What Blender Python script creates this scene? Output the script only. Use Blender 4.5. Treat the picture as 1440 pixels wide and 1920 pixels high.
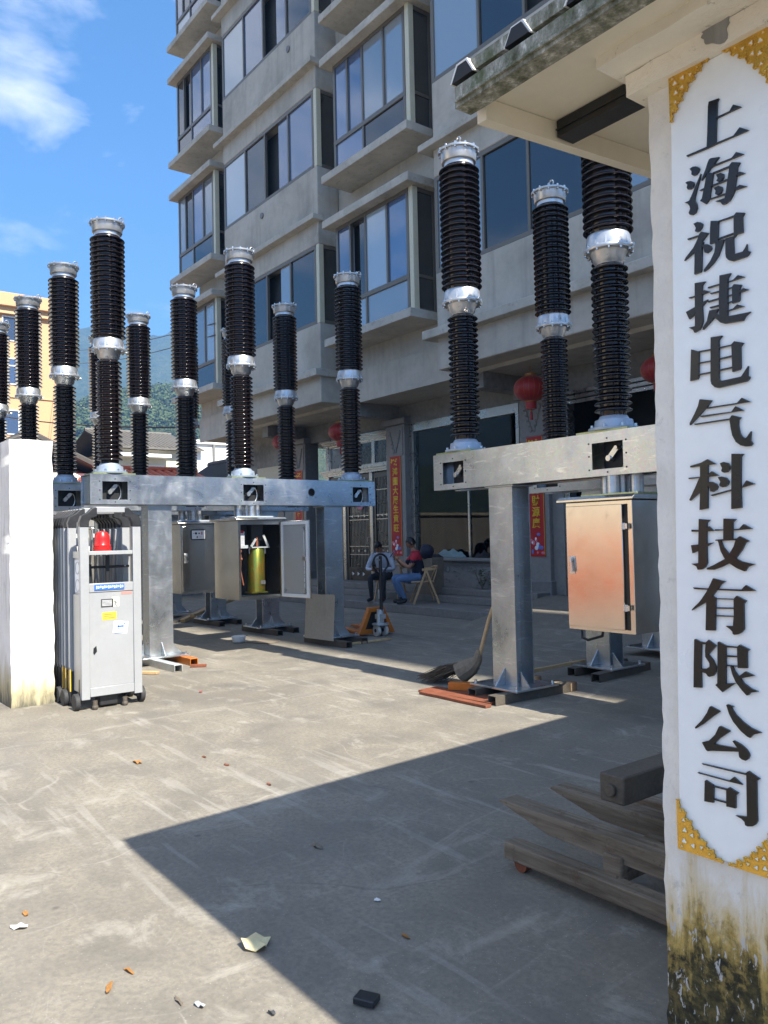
import bpy, bmesh, math, random
from mathutils import Vector, Matrix, noise as mnoise
R=math.radians; PI=math.pi; CLOUD_W=54.8
random.seed(7)
for o in list(bpy.data.objects): bpy.data.objects.remove(o)
S=bpy.context.scene; C=S.collection
# ---------------------------------------------------------------- camera
cam=bpy.data.cameras.new('camera'); co=bpy.data.objects.new('camera',cam); C.objects.link(co); S.camera=co
cam.sensor_fit='HORIZONTAL'; cam.sensor_width=36; cam.lens=36*1497/1440; cam.clip_start=.05; cam.clip_end=9000
_r=Vector((.60543226,.7955957,-.02189207)); _u=Vector((.03717566,-.00079239,.99930843)); _f=Vector((-.79502815,.60582741,.03005654))
co.matrix_world=Matrix(((_r.x,_u.x,-_f.x,0),(_r.y,_u.y,-_f.y,0),(_r.z,_u.z,-_f.z,1.5),(0,0,0,1)))
# ---------------------------------------------------------------- sun, sky, exposure
SUNV=Vector((.92,.02,1)).normalized()
sl=bpy.data.lights.new('sun','SUN'); so=bpy.data.objects.new('sun',sl); C.objects.link(so)
sl.energy=5.0; sl.angle=R(.53); sl.color=(1,.935,.82)
so.rotation_euler=SUNV.to_track_quat('Z','Y').to_euler(); so.location=(6,-4,30)
W=bpy.data.worlds.new('World'); S.world=W; W.use_nodes=True
nt=W.node_tree; nt.nodes.clear()
def wn(t,**k):
    n=nt.nodes.new(t)
    for a,b in k.items(): setattr(n,a,b)
    return n
wo=wn('ShaderNodeOutputWorld'); bg=wn('ShaderNodeBackground'); sky=wn('ShaderNodeTexSky',sky_type='NISHITA')
sky.sun_disc=False; sky.sun_elevation=math.asin(SUNV.z); sky.sun_rotation=math.atan2(SUNV.x,SUNV.y)
sky.altitude=100; sky.air_density=1.0; sky.dust_density=.45; sky.ozone_density=2.6
bg.inputs['Strength'].default_value=.075
tc=wn('ShaderNodeTexCoord')
mp=wn('ShaderNodeMapping'); mp.inputs['Scale'].default_value=(1,1,2.2); mp.inputs['Location'].default_value=(.31,.12,.4)
n1=wn('ShaderNodeTexNoise'); n1.inputs['Scale'].default_value=5.5; n1.inputs['Detail'].default_value=8; n1.inputs['Roughness'].default_value=.6; n1.inputs['Distortion'].default_value=.35
# broad cloud body in the sky to the left plus thin wisps everywhere
dist=wn('ShaderNodeVectorMath',operation='DISTANCE'); dist.inputs[1].default_value=(-.852,.197,.486)
mr=wn('ShaderNodeMapRange'); mr.inputs[1].default_value=.02; mr.inputs[2].default_value=.088; mr.inputs[3].default_value=.25; mr.inputs[4].default_value=-.06; mr.clamp=True
ad=wn('ShaderNodeMath',operation='ADD')
cr=wn('ShaderNodeValToRGB'); cr.color_ramp.elements[0].position=.54; cr.color_ramp.elements[0].color=(0,0,0,1); cr.color_ramp.elements[1].position=.86; cr.color_ramp.elements[1].color=(1,1,1,1)
mx=wn('ShaderNodeMixRGB'); mx.inputs[2].default_value=(7.0,7.15,7.4,1)
L=nt.links.new
L(tc.outputs['Generated'],mp.inputs[0]); L(mp.outputs[0],n1.inputs['Vector']); L(tc.outputs['Generated'],dist.inputs[0])
L(dist.outputs['Value'],mr.inputs[0]); L(mr.outputs[0],ad.inputs[0]); L(n1.outputs['Fac'],ad.inputs[1]); L(ad.outputs[0],cr.inputs[0])
hs=wn('ShaderNodeHueSaturation'); hs.inputs['Saturation'].default_value=1.20; hs.inputs['Hue'].default_value=.497; hs.inputs['Value'].default_value=1.12
L(sky.outputs[0],hs.inputs['Color']); L(hs.outputs[0],mx.inputs[1]); # scattered cumulus added beyond the view so the skylight turns less blue
n2=wn('ShaderNodeTexNoise',noise_dimensions='4D'); n2.inputs['W'].default_value=CLOUD_W; n2.inputs['Scale'].default_value=2.1; n2.inputs['Detail'].default_value=9; n2.inputs['Roughness'].default_value=.56; n2.inputs['Distortion'].default_value=.25
cr2=wn('ShaderNodeValToRGB'); cr2.color_ramp.elements[0].position=.495; cr2.color_ramp.elements[0].color=(0,0,0,1); cr2.color_ramp.elements[1].position=.60; cr2.color_ramp.elements[1].color=(1,1,1,1)
cm=wn('ShaderNodeMath',operation='MAXIMUM'); L(mp.outputs[0],n2.inputs['Vector']); L(n2.outputs['Fac'],cr2.inputs[0]); L(cr.outputs[0],cm.inputs[0]); L(cr2.outputs[0],cm.inputs[1]); L(cm.outputs[0],mx.inputs[0]); L(mx.outputs[0],bg.inputs[0]); L(bg.outputs[0],wo.inputs[0])
S.view_settings.view_transform='Standard'; S.view_settings.look='None'; S.view_settings.gamma=1; S.view_settings.exposure=1.56; S.view_settings.use_curve_mapping=False
S.render.engine='CYCLES'; S.cycles.max_bounces=8; S.cycles.transparent_max_bounces=8
S.render.resolution_x=768; S.render.resolution_y=1024
# ---------------------------------------------------------------- mesh builder
ORG={}
class MB:
    def __init__(s): s.v=[]; s.f=[]; s.m=[]; s.mi=0
    def add(s,vs,fs):
        b=len(s.v); s.v+=[tuple(v) for v in vs]; s.f+=[tuple(b+i for i in f) for f in fs]; s.m+=[s.mi]*len(fs); return s
    def box(s,x0,x1,y0,y1,z0,z1):
        return s.add([(x0,y0,z0),(x1,y0,z0),(x1,y1,z0),(x0,y1,z0),(x0,y0,z1),(x1,y0,z1),(x1,y1,z1),(x0,y1,z1)],
            [(0,3,2,1),(4,5,6,7),(0,1,5,4),(1,2,6,5),(2,3,7,6),(3,0,4,7)])
    def obox(s,c,size,M=None):
        hx,hy,hz=[a/2 for a in size]; M=M or Matrix.Identity(3); c=Vector(c)
        vs=[c+M@Vector(p) for p in ((-hx,-hy,-hz),(hx,-hy,-hz),(hx,hy,-hz),(-hx,hy,-hz),(-hx,-hy,hz),(hx,-hy,hz),(hx,hy,hz),(-hx,hy,hz))]
        return s.add(vs,[(0,3,2,1),(4,5,6,7),(0,1,5,4),(1,2,6,5),(2,3,7,6),(3,0,4,7)])
    def bar(s,p0,p1,w,h,up=(0,0,1)):
        p0=Vector(p0); p1=Vector(p1); d=p1-p0; z=d.normalized(); u=Vector(up)
        if abs(z.dot(u))>.98: u=Vector((1,0,0))
        x=u.cross(z).normalized(); y=z.cross(x); M=Matrix((x,y,z)).transposed()
        return s.obox((p0+p1)/2,(w,h,d.length),M)
    def cyl(s,p0,p1,r0,r1=None,n=16,cap=True):
        r1=r0 if r1 is None else r1; p0=Vector(p0); p1=Vector(p1); z=(p1-p0).normalized(); u=Vector((0,0,1))
        if abs(z.z)>.98: u=Vector((1,0,0))
        x=u.cross(z).normalized(); y=z.cross(x); vs=[]
        for p,r in ((p0,r0),(p1,r1)):
            vs+=[p+(x*math.cos(2*PI*i/n)+y*math.sin(2*PI*i/n))*r for i in range(n)]
        fs=[(i,(i+1)%n,n+(i+1)%n,n+i) for i in range(n)]
        if cap: fs+=[tuple(range(n-1,-1,-1)),tuple(range(n,2*n))]
        return s.add(vs,fs)
    def tube(s,pts,rs,n=8,cap=True):
        pts=[Vector(p) for p in pts]; m=len(pts)
        if not isinstance(rs,(list,tuple)): rs=[rs]*m
        vs=[]; px=None
        for i,p in enumerate(pts):
            t=(pts[min(i+1,m-1)]-pts[max(i-1,0)]).normalized()
            if px is None:
                u=Vector((0,0,1)) if abs(t.z)<.9 else Vector((1,0,0)); x=u.cross(t).normalized()
            else: x=(px-t*px.dot(t)).normalized()
            px=x; y=t.cross(x)
            vs+=[p+(x*math.cos(2*PI*k/n)+y*math.sin(2*PI*k/n))*rs[i] for k in range(n)]
        fs=[]
        for i in range(m-1):
            for k in range(n):
                a=i*n+k; b=i*n+(k+1)%n; fs.append((a,b,b+n,a+n))
        if cap: fs+=[tuple(range(n-1,-1,-1)),tuple(range((m-1)*n,m*n))]
        return s.add(vs,fs)
    def lathe(s,prof,n=24,c=(0,0,0)):
        vs=[]; m=len(prof)
        for r,z in prof: vs+=[(c[0]+r*math.cos(2*PI*k/n),c[1]+r*math.sin(2*PI*k/n),c[2]+z) for k in range(n)]
        fs=[]
        for i in range(m-1):
            for k in range(n):
                a=i*n+k; b=i*n+(k+1)%n; fs.append((a,b,b+n,a+n))
        fs+=[tuple(range(n-1,-1,-1)),tuple(range((m-1)*n,m*n))]
        return s.add(vs,fs)
    def prism(s,poly,f0,f1):
        """poly 2d; f0,f1 map (u,v)->3d for the two caps"""
        n=len(poly); vs=[f0(*p) for p in poly]+[f1(*p) for p in poly]
        return s.add(vs,[tuple(range(n)),tuple(range(2*n-1,n-1,-1))]+[(i,n+i,n+(i+1)%n,(i+1)%n) for i in range(n)])
    def sphere(s,c,r,nu=16,nv=10,M=None):
        if not isinstance(r,(list,tuple)): r=(r,r,r)
        c=Vector(c); vs=[]; M=M or Matrix.Identity(3)
        for j in range(1,nv):
            t=PI*j/nv
            vs+=[c+M@Vector((r[0]*math.sin(t)*math.cos(2*PI*i/nu),r[1]*math.sin(t)*math.sin(2*PI*i/nu),r[2]*math.cos(t))) for i in range(nu)]
        vs+=[c+M@Vector((0,0,r[2])),c-M@Vector((0,0,r[2]))]; fs=[]
        for j in range(nv-2):
            for i in range(nu): a=j*nu+i; b=j*nu+(i+1)%nu; fs.append((a,a+nu,b+nu,b))
        T=len(vs)-2
        for i in range(nu): fs.append((T,i,(i+1)%nu)); k=(nv-2)*nu; fs.append((T+1,k+(i+1)%nu,k+i))
        return s.add(vs,fs)
    def holed(s,u0,u1,v0,v1,rects,circs,f,th):
        """plate in (u,v) with rectangular and round holes; f(u,v,d) -> 3d"""
        us=sorted({u0,u1}|{a for r in rects for a in r[:2]}|{a for c in circs for a in (c[0]-c[2]*1.4,c[0]+c[2]*1.4)})
        vs=sorted({v0,v1}|{a for r in rects for a in r[2:]}|{a for c in circs for a in (c[1]-c[2]*1.4,c[1]+c[2]*1.4)})
        for i in range(len(us)-1):
            for j in range(len(vs)-1):
                cu=(us[i]+us[i+1])/2; cv=(vs[j]+vs[j+1])/2
                if any(r[0]<cu<r[1] and r[2]<cv<r[3] for r in rects): continue
                if any(abs(cu-c[0])<c[2]*1.4 and abs(cv-c[1])<c[2]*1.4 for c in circs): continue
                q=[(us[i],vs[j]),(us[i+1],vs[j]),(us[i+1],vs[j+1]),(us[i],vs[j+1])]
                s.prism(q,lambda a,b:f(a,b,0),lambda a,b:f(a,b,th))
        for c in circs:
            k=c[2]*1.4; N=24; inn=[];out=[]
            for i in range(N):
                a=2*PI*(i+.5)/N; ca,sa=math.cos(a),math.sin(a); m=max(abs(ca),abs(sa))
                inn.append((c[0]+c[2]*ca,c[1]+c[2]*sa)); out.append((c[0]+k*ca/m,c[1]+k*sa/m))
            for i in range(N):
                j=(i+1)%N; s.prism([inn[i],out[i],out[j],inn[j]],lambda a,b:f(a,b,0),lambda a,b:f(a,b,th))
        return s
    def build(s,name,mat,parent=None,bevel=0,smooth=30,w=False,loc=None):
        o_=Vector((0,0,0))
        if w and parent is not None: o_=ORG[parent.name]
        if w and parent is None and loc is not None: o_=Vector(loc)
        me=bpy.data.meshes.new(name); me.from_pydata([Vector(v)-o_ for v in s.v],[],s.f)
        mats=mat if isinstance(mat,(list,tuple)) else [mat]
        for m in mats: me.materials.append(MAT[m])
        if len(mats)>1: me.polygons.foreach_set('material_index',s.m)
        bm=bmesh.new(); bm.from_mesh(me); bmesh.ops.recalc_face_normals(bm,faces=bm.faces)
        if smooth:
            for f in bm.faces: f.smooth=True
            for e in bm.edges:
                if len(e.link_faces)==2 and e.calc_face_angle(0)>R(smooth): e.smooth=False
        bm.to_mesh(me); bm.free()
        o=bpy.data.objects.new(name,me); C.objects.link(o)
        if parent is not None: o.parent=parent; ORG[o.name]=ORG.get(parent.name,Vector())
        elif loc is not None: o.location=loc; ORG[o.name]=Vector(loc)
        else: ORG[o.name]=Vector()
        if bevel:
            b=o.modifiers.new('bevel','BEVEL'); b.width=bevel; b.segments=2; b.limit_method='ANGLE'; b.angle_limit=R(40); b.harden_normals=False
        return o
def tag(o,label=None,cat=None,group=None,kind=None):
    if label: o['label']=label
    if cat: o['category']=cat
    if group: o['group']=group
    if kind: o['kind']=kind
    return o
def thing(name,label,cat,loc=(0,0,0),rz=0,group=None):
    o=bpy.data.objects.new(name,None); C.objects.link(o); o.location=loc; o.rotation_euler=(0,0,rz); o.empty_display_size=.2
    ORG[o.name]=Vector(loc); return tag(o,label,cat,group)
def copy_tree(o,parent=None):
    c=o.copy(); C.objects.link(c); c.parent=parent; ORG[c.name]=ORG.get(o.name,Vector())
    for ch in [x for x in KIDS.get(o.name,[])] or list(o.children): copy_tree(ch,c)
    return c
KIDS={}
def dupl(o,parent,loc=None,M=None):
    c=o.copy(); C.objects.link(c); c.parent=parent
    if loc is not None: c.location=loc
    ORG[c.name]=ORG.get(parent.name,Vector()) if parent else Vector()
    return c
# ---------------------------------------------------------------- materials
MAT={}
class NT:
    def __init__(s,name):
        m=bpy.data.materials.new(name); m.use_nodes=True; s.m=m; s.t=m.node_tree; s.b=s.t.nodes['Principled BSDF']; MAT[name]=m
        s.geo=None
    def n(s,t,**k):
        x=s.t.nodes.new(t)
        for a,b in k.items():
            if a.startswith('i_'):
                key=a[2:]; key=int(key) if key.isdigit() else key
                x.inputs[key].default_value=b
            else: setattr(x,a,b)
        return x
    def l(s,a,b): s.t.links.new(a,b)
    def co(s,scale=(1,1,1),obj=True):
        tcn=s.n('ShaderNodeTexCoord'); m=s.n('ShaderNodeMapping'); m.inputs['Scale'].default_value=scale
        s.l(tcn.outputs['Object' if obj else 'Generated'],m.inputs[0]); return m.outputs[0]
    def wpos(s,scale=(1,1,1)):
        g=s.n('ShaderNodeNewGeometry'); m=s.n('ShaderNodeMapping'); m.inputs['Scale'].default_value=scale
        s.l(g.outputs['Position'],m.inputs[0]); return m.outputs[0]
    def noise(s,vec,scale,detail=6,rough=.55,dist=0):
        x=s.n('ShaderNodeTexNoise'); x.inputs['Scale'].default_value=scale; x.inputs['Detail'].default_value=detail; x.inputs['Roughness'].default_value=rough; x.inputs['Distortion'].default_value=dist
        s.l(vec,x.inputs['Vector']); return x.outputs['Fac']
    def vor(s,vec,scale,feat='F1',rnd=1.0):
        x=s.n('ShaderNodeTexVoronoi'); x.feature=feat; x.inputs['Scale'].default_value=scale; x.inputs['Randomness'].default_value=rnd
        s.l(vec,x.inputs['Vector']); return x
    def ramp(s,fac,stops,interp='LINEAR'):
        x=s.n('ShaderNodeValToRGB'); x.color_ramp.interpolation=interp; e=x.color_ramp.elements
        while len(e)<len(stops): e.new(.5)
        for i,(p,c) in enumerate(stops):
            e[i].position=p; e[i].color=(c,c,c,1) if not isinstance(c,(tuple,list)) else (*c,1)
        s.l(fac,x.inputs[0]); return x.outputs[0]
    def mix(s,fac,a,b,mode='MIX'):
        x=s.n('ShaderNodeMixRGB',blend_type=mode)
        for i,v in ((0,fac),(1,a),(2,b)):
            if isinstance(v,(int,float)): x.inputs[i].default_value=v if i==0 else (v,v,v,1)
            elif isinstance(v,(tuple,list)): x.inputs[i].default_value=(*v,1)
            else: s.l(v,x.inputs[i])
        return x.outputs[0]
    def math(s,op,a,b=0):
        x=s.n('ShaderNodeMath',operation=op)
        for i,v in ((0,a),(1,b)):
            if isinstance(v,(int,float)): x.inputs[i].default_value=v
            else: s.l(v,x.inputs[i])
        return x.outputs[0]
    def bump(s,h,strength=.3,dist=.01):
        x=s.n('ShaderNodeBump'); x.inputs['Strength'].default_value=strength; x.inputs['Distance'].default_value=dist
        s.l(h,x.inputs['Height']); s.l(x.outputs[0],s.b.inputs['Normal']); return x
    def set(s,col=None,rough=None,metal=None,**k):
        for key,v in (('Base Color',col),('Roughness',rough),('Metallic',metal)):
            if v is None: continue
            if isinstance(v,(int,float)): s.b.inputs[key].default_value=v
            elif isinstance(v,(tuple,list)): s.b.inputs[key].default_value=(*v,1)
            else: s.l(v,s.b.inputs[key])
        for key,v in k.items(): s.b.inputs[key.replace('_',' ')].default_value=v
        return s
def simple(name,col,rough=.6,metal=0,var=.18,scale=6,bump=.15,dirt=None,**k):
    t=NT(name); v=t.co(); a=t.noise(v,scale); b=t.noise(v,scale*7,4,.6)
    f=t.mix(.5,a,b); lo=tuple(c*(1-var) for c in col); hi=tuple(min(1,c*(1+var)) for c in col)
    c=t.ramp(f,[(.3,lo),(.7,hi)])
    if dirt:
        d=t.noise(v,scale*.45,8,.65,.4); c=t.mix(t.ramp(d,[(.52,0.),(.72,dirt[1])]),c,dirt[0])
    t.set(c,t.ramp(a,[(.3,max(0,rough-.08)),(.7,min(1,rough+.08))]),metal,**k)
    if bump: t.bump(f,bump,.01)
    return t
# yard concrete: mottled grey-beige, pale scuffs and scratches, dark spots
t=NT('concrete_yard'); v=t.wpos()
big=t.noise(v,.35,6,.6,.4); mid=t.noise(v,2.2,8,.65,.3); fine=t.noise(v,38,5,.7); vf=t.noise(v,180,3,.7)
base=t.ramp(big,[(.28,(.175,.154,.12)),(.5,(.245,.218,.172)),(.72,(.30,.27,.216))])
base=t.mix(t.ramp(mid,[(.34,.75),(.60,0.)]),base,(.135,.124,.103))
base=t.mix(t.ramp(fine,[(.36,.55),(.60,0.)]),base,(.115,.106,.09))
base=t.mix(t.ramp(vf,[(.40,.22),(.58,0.)]),base,(.18,.165,.145))
# pale scuffs
sc=t.noise(t.wpos((1.6,.35,1)),1.4,7,.7,1.2); base=t.mix(t.ramp(sc,[(.60,0.),(.72,.5)]),base,(.42,.39,.335))
# long pale scratches / drag arcs
wv=t.n('ShaderNodeVectorMath',operation='ADD'); nn=t.n('ShaderNodeTexNoise'); nn.inputs['Scale'].default_value=.55; nn.inputs['Detail'].default_value=2; t.l(v,nn.inputs['Vector'])
t.l(v,wv.inputs[0]); sv=t.n('ShaderNodeVectorMath',operation='SCALE'); sv.inputs['Scale'].default_value=1.9; t.l(nn.outputs['Color'],sv.inputs[0]); t.l(sv.outputs[0],wv.inputs[1])
for sc_,wd,am in ((.75,.003,.25),(1.7,.005,.15)):
    vo=t.vor(wv.outputs[0],sc_,'DISTANCE_TO_EDGE'); ln=t.ramp(vo.outputs['Distance'],[(0.,am),(wd,0.)])
    gate=t.ramp(t.noise(v,1.3*sc_+.4,4,.6),[(.50,0.),(.60,1.)]); base=t.mix(t.math('MULTIPLY',ln,gate),base,(.52,.49,.44))
# straight drag scratches, mostly one way
for ang,am in ((.35,.22),(-.75,.26),(1.25,.24),(2.2,.2)):
    m=t.n('ShaderNodeMapping'); m.inputs['Rotation'].default_value=(0,0,ang); m.inputs['Scale'].default_value=(.34,4.2,1); m.inputs['Location'].default_value=(ang*7.3,ang*3.1,0); g=t.n('ShaderNodeNewGeometry'); t.l(g.outputs['Position'],m.inputs[0])
    s_=t.noise(m.outputs[0],2.3,3,.5); gm_=t.n('ShaderNodeMapping'); gm_.inputs['Location'].default_value=(ang*19,ang*11,0); t.l(g.outputs['Position'],gm_.inputs[0]); base=t.mix(t.math('MULTIPLY',t.ramp(s_,[(.61,0.),(.66,am),(.75,am*.7)]),t.ramp(t.noise(gm_.outputs[0],.55,3,.5),[(.50,0.),(.60,1.)])),base,(.46,.44,.40))
# pale cement bloom, dark oil stains, hairline cracks, grit
bl=t.noise(t.wpos((.9,1.3,1)),3.1,9,.72,.5); base=t.mix(t.ramp(bl,[(.55,0.),(.70,.55)]),base,(.40,.375,.32))
oil=t.noise(v,1.15,5,.6,.25); base=t.mix(t.ramp(oil,[(.64,0.),(.74,.6)]),base,(.095,.09,.082))
ck=t.vor(wv.outputs[0],.42,'DISTANCE_TO_EDGE'); base=t.mix(t.math('MULTIPLY',t.ramp(ck.outputs['Distance'],[(0.,.35),(.0022,0.)]),t.ramp(t.noise(v,.9,3),[(.56,0.),(.60,1.)])),base,(.07,.065,.058))
gr=t.vor(v,85); base=t.mix(t.ramp(gr.outputs['Distance'],[(.10,.55),(.17,0.)]),base,(.10,.093,.083))
g2=t.vor(v,47); base=t.mix(t.ramp(g2.outputs['Distance'],[(.06,.6),(.10,0.)]),base,(.52,.49,.43))
# tyre-dark zones and small dark spots
ty=t.noise(t.wpos((.5,1.6,1)),.8,5,.6,.5); base=t.mix(t.ramp(ty,[(.56,0.),(.75,.42)]),base,(.19,.18,.165))
sp=t.vor(v,2.6); base=t.mix(t.ramp(sp.outputs['Distance'],[(.035,.75),(.06,0.)]),base,(.10,.09,.08))
t.set(base,t.ramp(mid,[(.3,.72),(.7,.92)]),0)
h=t.mix(.55,mid,fine); t.bump(h,.32,.012)
# cement render of the apartment block
t=NT('cement_render'); v=t.co(); a=t.noise(v,.8,7,.62,.3); b=t.noise(v,6,6,.6); st=t.noise(t.co((2.2,2.2,.16)),1.6,6,.6)
c=t.ramp(a,[(.28,(.30,.275,.232)),(.5,(.43,.395,.335)),(.74,(.505,.468,.405))])
c=t.mix(t.ramp(st,[(.52,0.),(.74,.5)]),c,(.21,.20,.178)); c=t.mix(t.ramp(b,[(.3,.28),(.55,0.)]),c,(.25,.245,.225))
c=t.mix(t.ramp(t.noise(v,2.3,5,.7,.6),[(.62,0.),(.74,.4)]),c,(.54,.53,.51))
t.set(c,.9,0); t.bump(t.mix(.6,a,b),.3,.02)
t=NT('cement_ledge'); v=t.co(); a=t.noise(v,1.7,7,.65,.3); b=t.noise(v,9,6,.65,.4)
c=t.ramp(a,[(.3,(.34,.315,.268)),(.7,(.52,.48,.415))]); c=t.mix(t.ramp(b,[(.54,0.),(.72,.45)]),c,(.15,.14,.12)); t.set(c,.92,0); t.bump(b,.25,.012)
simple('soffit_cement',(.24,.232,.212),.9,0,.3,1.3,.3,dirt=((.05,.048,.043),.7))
simple('dark_stone',(.17,.165,.158),.55,0,.25,9,.2,dirt=((.09,.085,.08),.5))
simple('grey_stone',(.22,.208,.195),.5,0,.22,14,.15,dirt=((.14,.135,.13),.4))
simple('step_stone',(.19,.178,.163),.7,0,.25,5,.25,dirt=((.11,.105,.10),.6))
# plaster of gate pillar: off-white, pitted, moss and yellow staining near the ground
t=NT('pillar_plaster'); g=t.n('ShaderNodeNewGeometry'); v=t.wpos(); sx=t.n('ShaderNodeSeparateXYZ'); t.l(g.outputs['Position'],sx.inputs[0]); z=sx.outputs['Z']
a=t.noise(v,5,7,.65,.3); b=t.noise(v,32,6,.7,.3); e=t.noise(t.wpos((9,9,2.2)),1.6,7,.7,.5)
c=t.ramp(a,[(.3,(.62,.59,.54)),(.7,(.79,.76,.70))]); pit=t.vor(v,60); c=t.mix(t.ramp(t.noise(v,11,7,.75,.2),[(.60,0.),(.70,.65)]),c,(.36,.34,.31))
zz=t.math('ADD',z,t.math('MULTIPLY',t.math('SUBTRACT',e,.5),.55)); 
yel=t.ramp(zz,[(.52,.95),(.70,0.)]); c=t.mix(yel,c,(.50,.34,.075))
zb=t.math('ADD',zz,t.math('MULTIPLY',t.math('SUBTRACT',b,.5),.30)); mos=t.ramp(zb,[(.42,1.),(.58,0.)]); mc=t.ramp(b,[(.36,(.012,.012,.007)),(.5,(.045,.038,.012)),(.62,(.11,.085,.03))]); c=t.mix(mos,c,mc)
fl=t.noise(t.wpos((16,16,6)),4.2,5,.65,.6); c=t.mix(t.math('MULTIPLY',t.ramp(fl,[(.585,0.),(.63,.9)]),t.ramp(z,[(.55,1.),(.62,.15)])),c,(.46,.45,.43))
t.set(c,.93,0); t.bump(t.mix(.5,b,fl),.55,.012)
t=NT('cream_plaster'); v=t.wpos(); a=t.noise(v,4,7,.6,.2); b=t.noise(v,22,6,.7,.4)
c=t.ramp(a,[(.3,(.68,.63,.54)),(.7,(.82,.78,.68))]); c=t.mix(t.ramp(b,[(.60,0.),(.70,.8)]),c,(.20,.185,.16)); t.set(c,.9,0); t.bump(b,.5,.01)
t=NT('white_wall'); g=t.n('ShaderNodeNewGeometry'); v=t.wpos(); sx=t.n('ShaderNodeSeparateXYZ'); t.l(g.outputs['Position'],sx.inputs[0]); z=sx.outputs['Z']
a=t.noise(v,2.5,7,.62,.2); st=t.noise(t.wpos((6,6,.7)),1.5,7,.7,.4)
c=t.ramp(a,[(.3,(.66,.64,.60)),(.7,(.82,.80,.77))])
zz=t.math('ADD',z,t.math('MULTIPLY',t.math('SUBTRACT',st,.5),.8)); c=t.mix(t.ramp(zz,[(.18,.85),(.42,0.)]),c,(.40,.34,.17)); c=t.mix(t.ramp(zz,[(.0,.9),(.16,0.)]),c,(.10,.095,.07))
c=t.mix(t.math('MULTIPLY',t.ramp(st,[(.50,0.),(.64,.75)]),t.ramp(z,[(.70,0.),(1.,1.)])) ,c,(.36,.35,.335)); 
c=t.mix(t.ramp(t.noise(v,9,6,.7,.3),[(.64,0.),(.72,.6)]),c,(.42,.40,.37)); t.set(c,.9,0); t.bump(t.noise(v,25,5,.7),.35,.01)
t=NT('grey_wall'); v=t.wpos(); st=t.noise(t.wpos((5,5,.6)),1.5,7,.7,.4); c=t.ramp(st,[(.3,(.30,.30,.295)),(.7,(.16,.158,.15))]); t.set(c,.92,0); t.bump(st,.3,.01)
# mossy concrete roof edge
t=NT('mossy_concrete'); v=t.wpos(); a=t.noise(v,10,7,.7,.1); b=t.noise(v,60,5,.7); e=t.noise(t.wpos((1,1,.55)),20,8,.72,.05)
c=t.ramp(e,[(.34,(.055,.06,.035)),(.46,(.16,.165,.125)),(.55,(.28,.28,.24)),(.64,(.55,.545,.50))]); c=t.mix(t.ramp(a,[(.54,0.),(.68,.85)]),c,(.06,.085,.022)); c=t.mix(t.ramp(b,[(.3,.5),(.5,0.)]),c,(.035,.034,.028))
t.set(c,.95,0); t.bump(t.mix(.5,e,b),.4,.003)
simple('cream_panel',(.74,.68,.55),.55,0,.06,3,.05)
simple('dark_steel',(.040,.043,.046),.45,.6,.3,8,.1,dirt=((.09,.06,.04),.3))
simple('sheet_white',(.72,.71,.68),.5,.1,.15,5,.1,dirt=((.35,.33,.28),.6))
simple('board_white',(.80,.825,.83),.32,.05,.05,3,.02)
simple('gold',(.70,.42,.075),.28,.75,.22,25,.25)
simple('ink_black',(.006,.006,.007),.22,0,.2,10,0)
# porcelain: very dark brown glaze
t=NT('porcelain'); v=t.co(); a=t.noise(v,5,4); t.set(t.ramp(a,[(.3,(.0045,.0022,.0018)),(.7,(.009,.0042,.0034))]),.13,0,Specular_IOR_Level=.5)
t=NT('cast_aluminium'); v=t.co(); a=t.noise(v,9,6,.6); t.set(t.ramp(a,[(.3,(.44,.445,.45)),(.7,(.58,.585,.59))]),t.ramp(a,[(.3,.26),(.7,.44)]),.8); t.bump(t.noise(v,120,3),.06,.003)
# hot-dip galvanised steel: spangle, runs and scuffs
t=NT('galvanised'); v=t.co(); a=t.noise(v,2.3,7,.6,.8); e=t.noise(t.co((1,1,.35)),5,6,.7,.5); vo=t.vor(v,55)
c=t.ramp(a,[(.3,(.40,.43,.455)),(.7,(.60,.63,.65))]); c=t.mix(.07,c,vo.outputs['Color'],'OVERLAY')
sc=t.noise(t.co((3,3,14)),1.2,6,.7,1.5); c=t.mix(t.ramp(sc,[(.56,0.),(.68,.75)]),c,(.80,.81,.82))
r=t.ramp(t.mix(.5,a,e),[(.30,.20),(.5,.34),(.72,.52)]); t.set(c,r,.95); t.bump(t.mix(.6,a,e),.16,.01)
t=NT('galvanised_matt'); v=t.co(); a=t.noise(v,3.5,7,.65,.6); vo=t.vor(v,60); c=t.ramp(a,[(.3,(.46,.48,.49)),(.7,(.62,.64,.65))]); c=t.mix(.12,c,vo.outputs['Color'],'OVERLAY'); t.set(c,t.ramp(a,[(.3,.40),(.7,.58)]),.75); t.bump(a,.12,.01)
# brushed stainless
t=NT('stainless'); v=t.co(); br=t.noise(t.co((1.5,1.5,160)),1,3,.6); a=t.noise(v,2.4,6,.6,.4); c=t.ramp(a,[(.3,(.53,.49,.43)),(.7,(.64,.60,.54))])
sm=t.noise(v,7,7,.7,.6); c=t.mix(t.ramp(sm,[(.60,0.),(.72,.35)]),c,(.33,.30,.26)); t.set(c,t.ramp(t.mix(.75,br,sm),[(.3,.14),(.7,.24)]),1.0); t.bump(t.noise(v,3,3),.04,.01)
t=NT('zinc_yellow'); v=t.co(); a=t.noise(v,4,5,.6,1.); t.set(t.ramp(a,[(.30,(.26,.19,.035)),(.46,(.36,.25,.045)),(.56,(.21,.27,.05)),(.66,(.38,.23,.04)),(.78,(.25,.12,.05))]),.28,.9)
simple('olive_plate',(.33,.37,.20),.35,.6,.3,6,.05)
simple('flange_grey',(.34,.40,.48),.42,.35,.12,10,.05)
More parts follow.
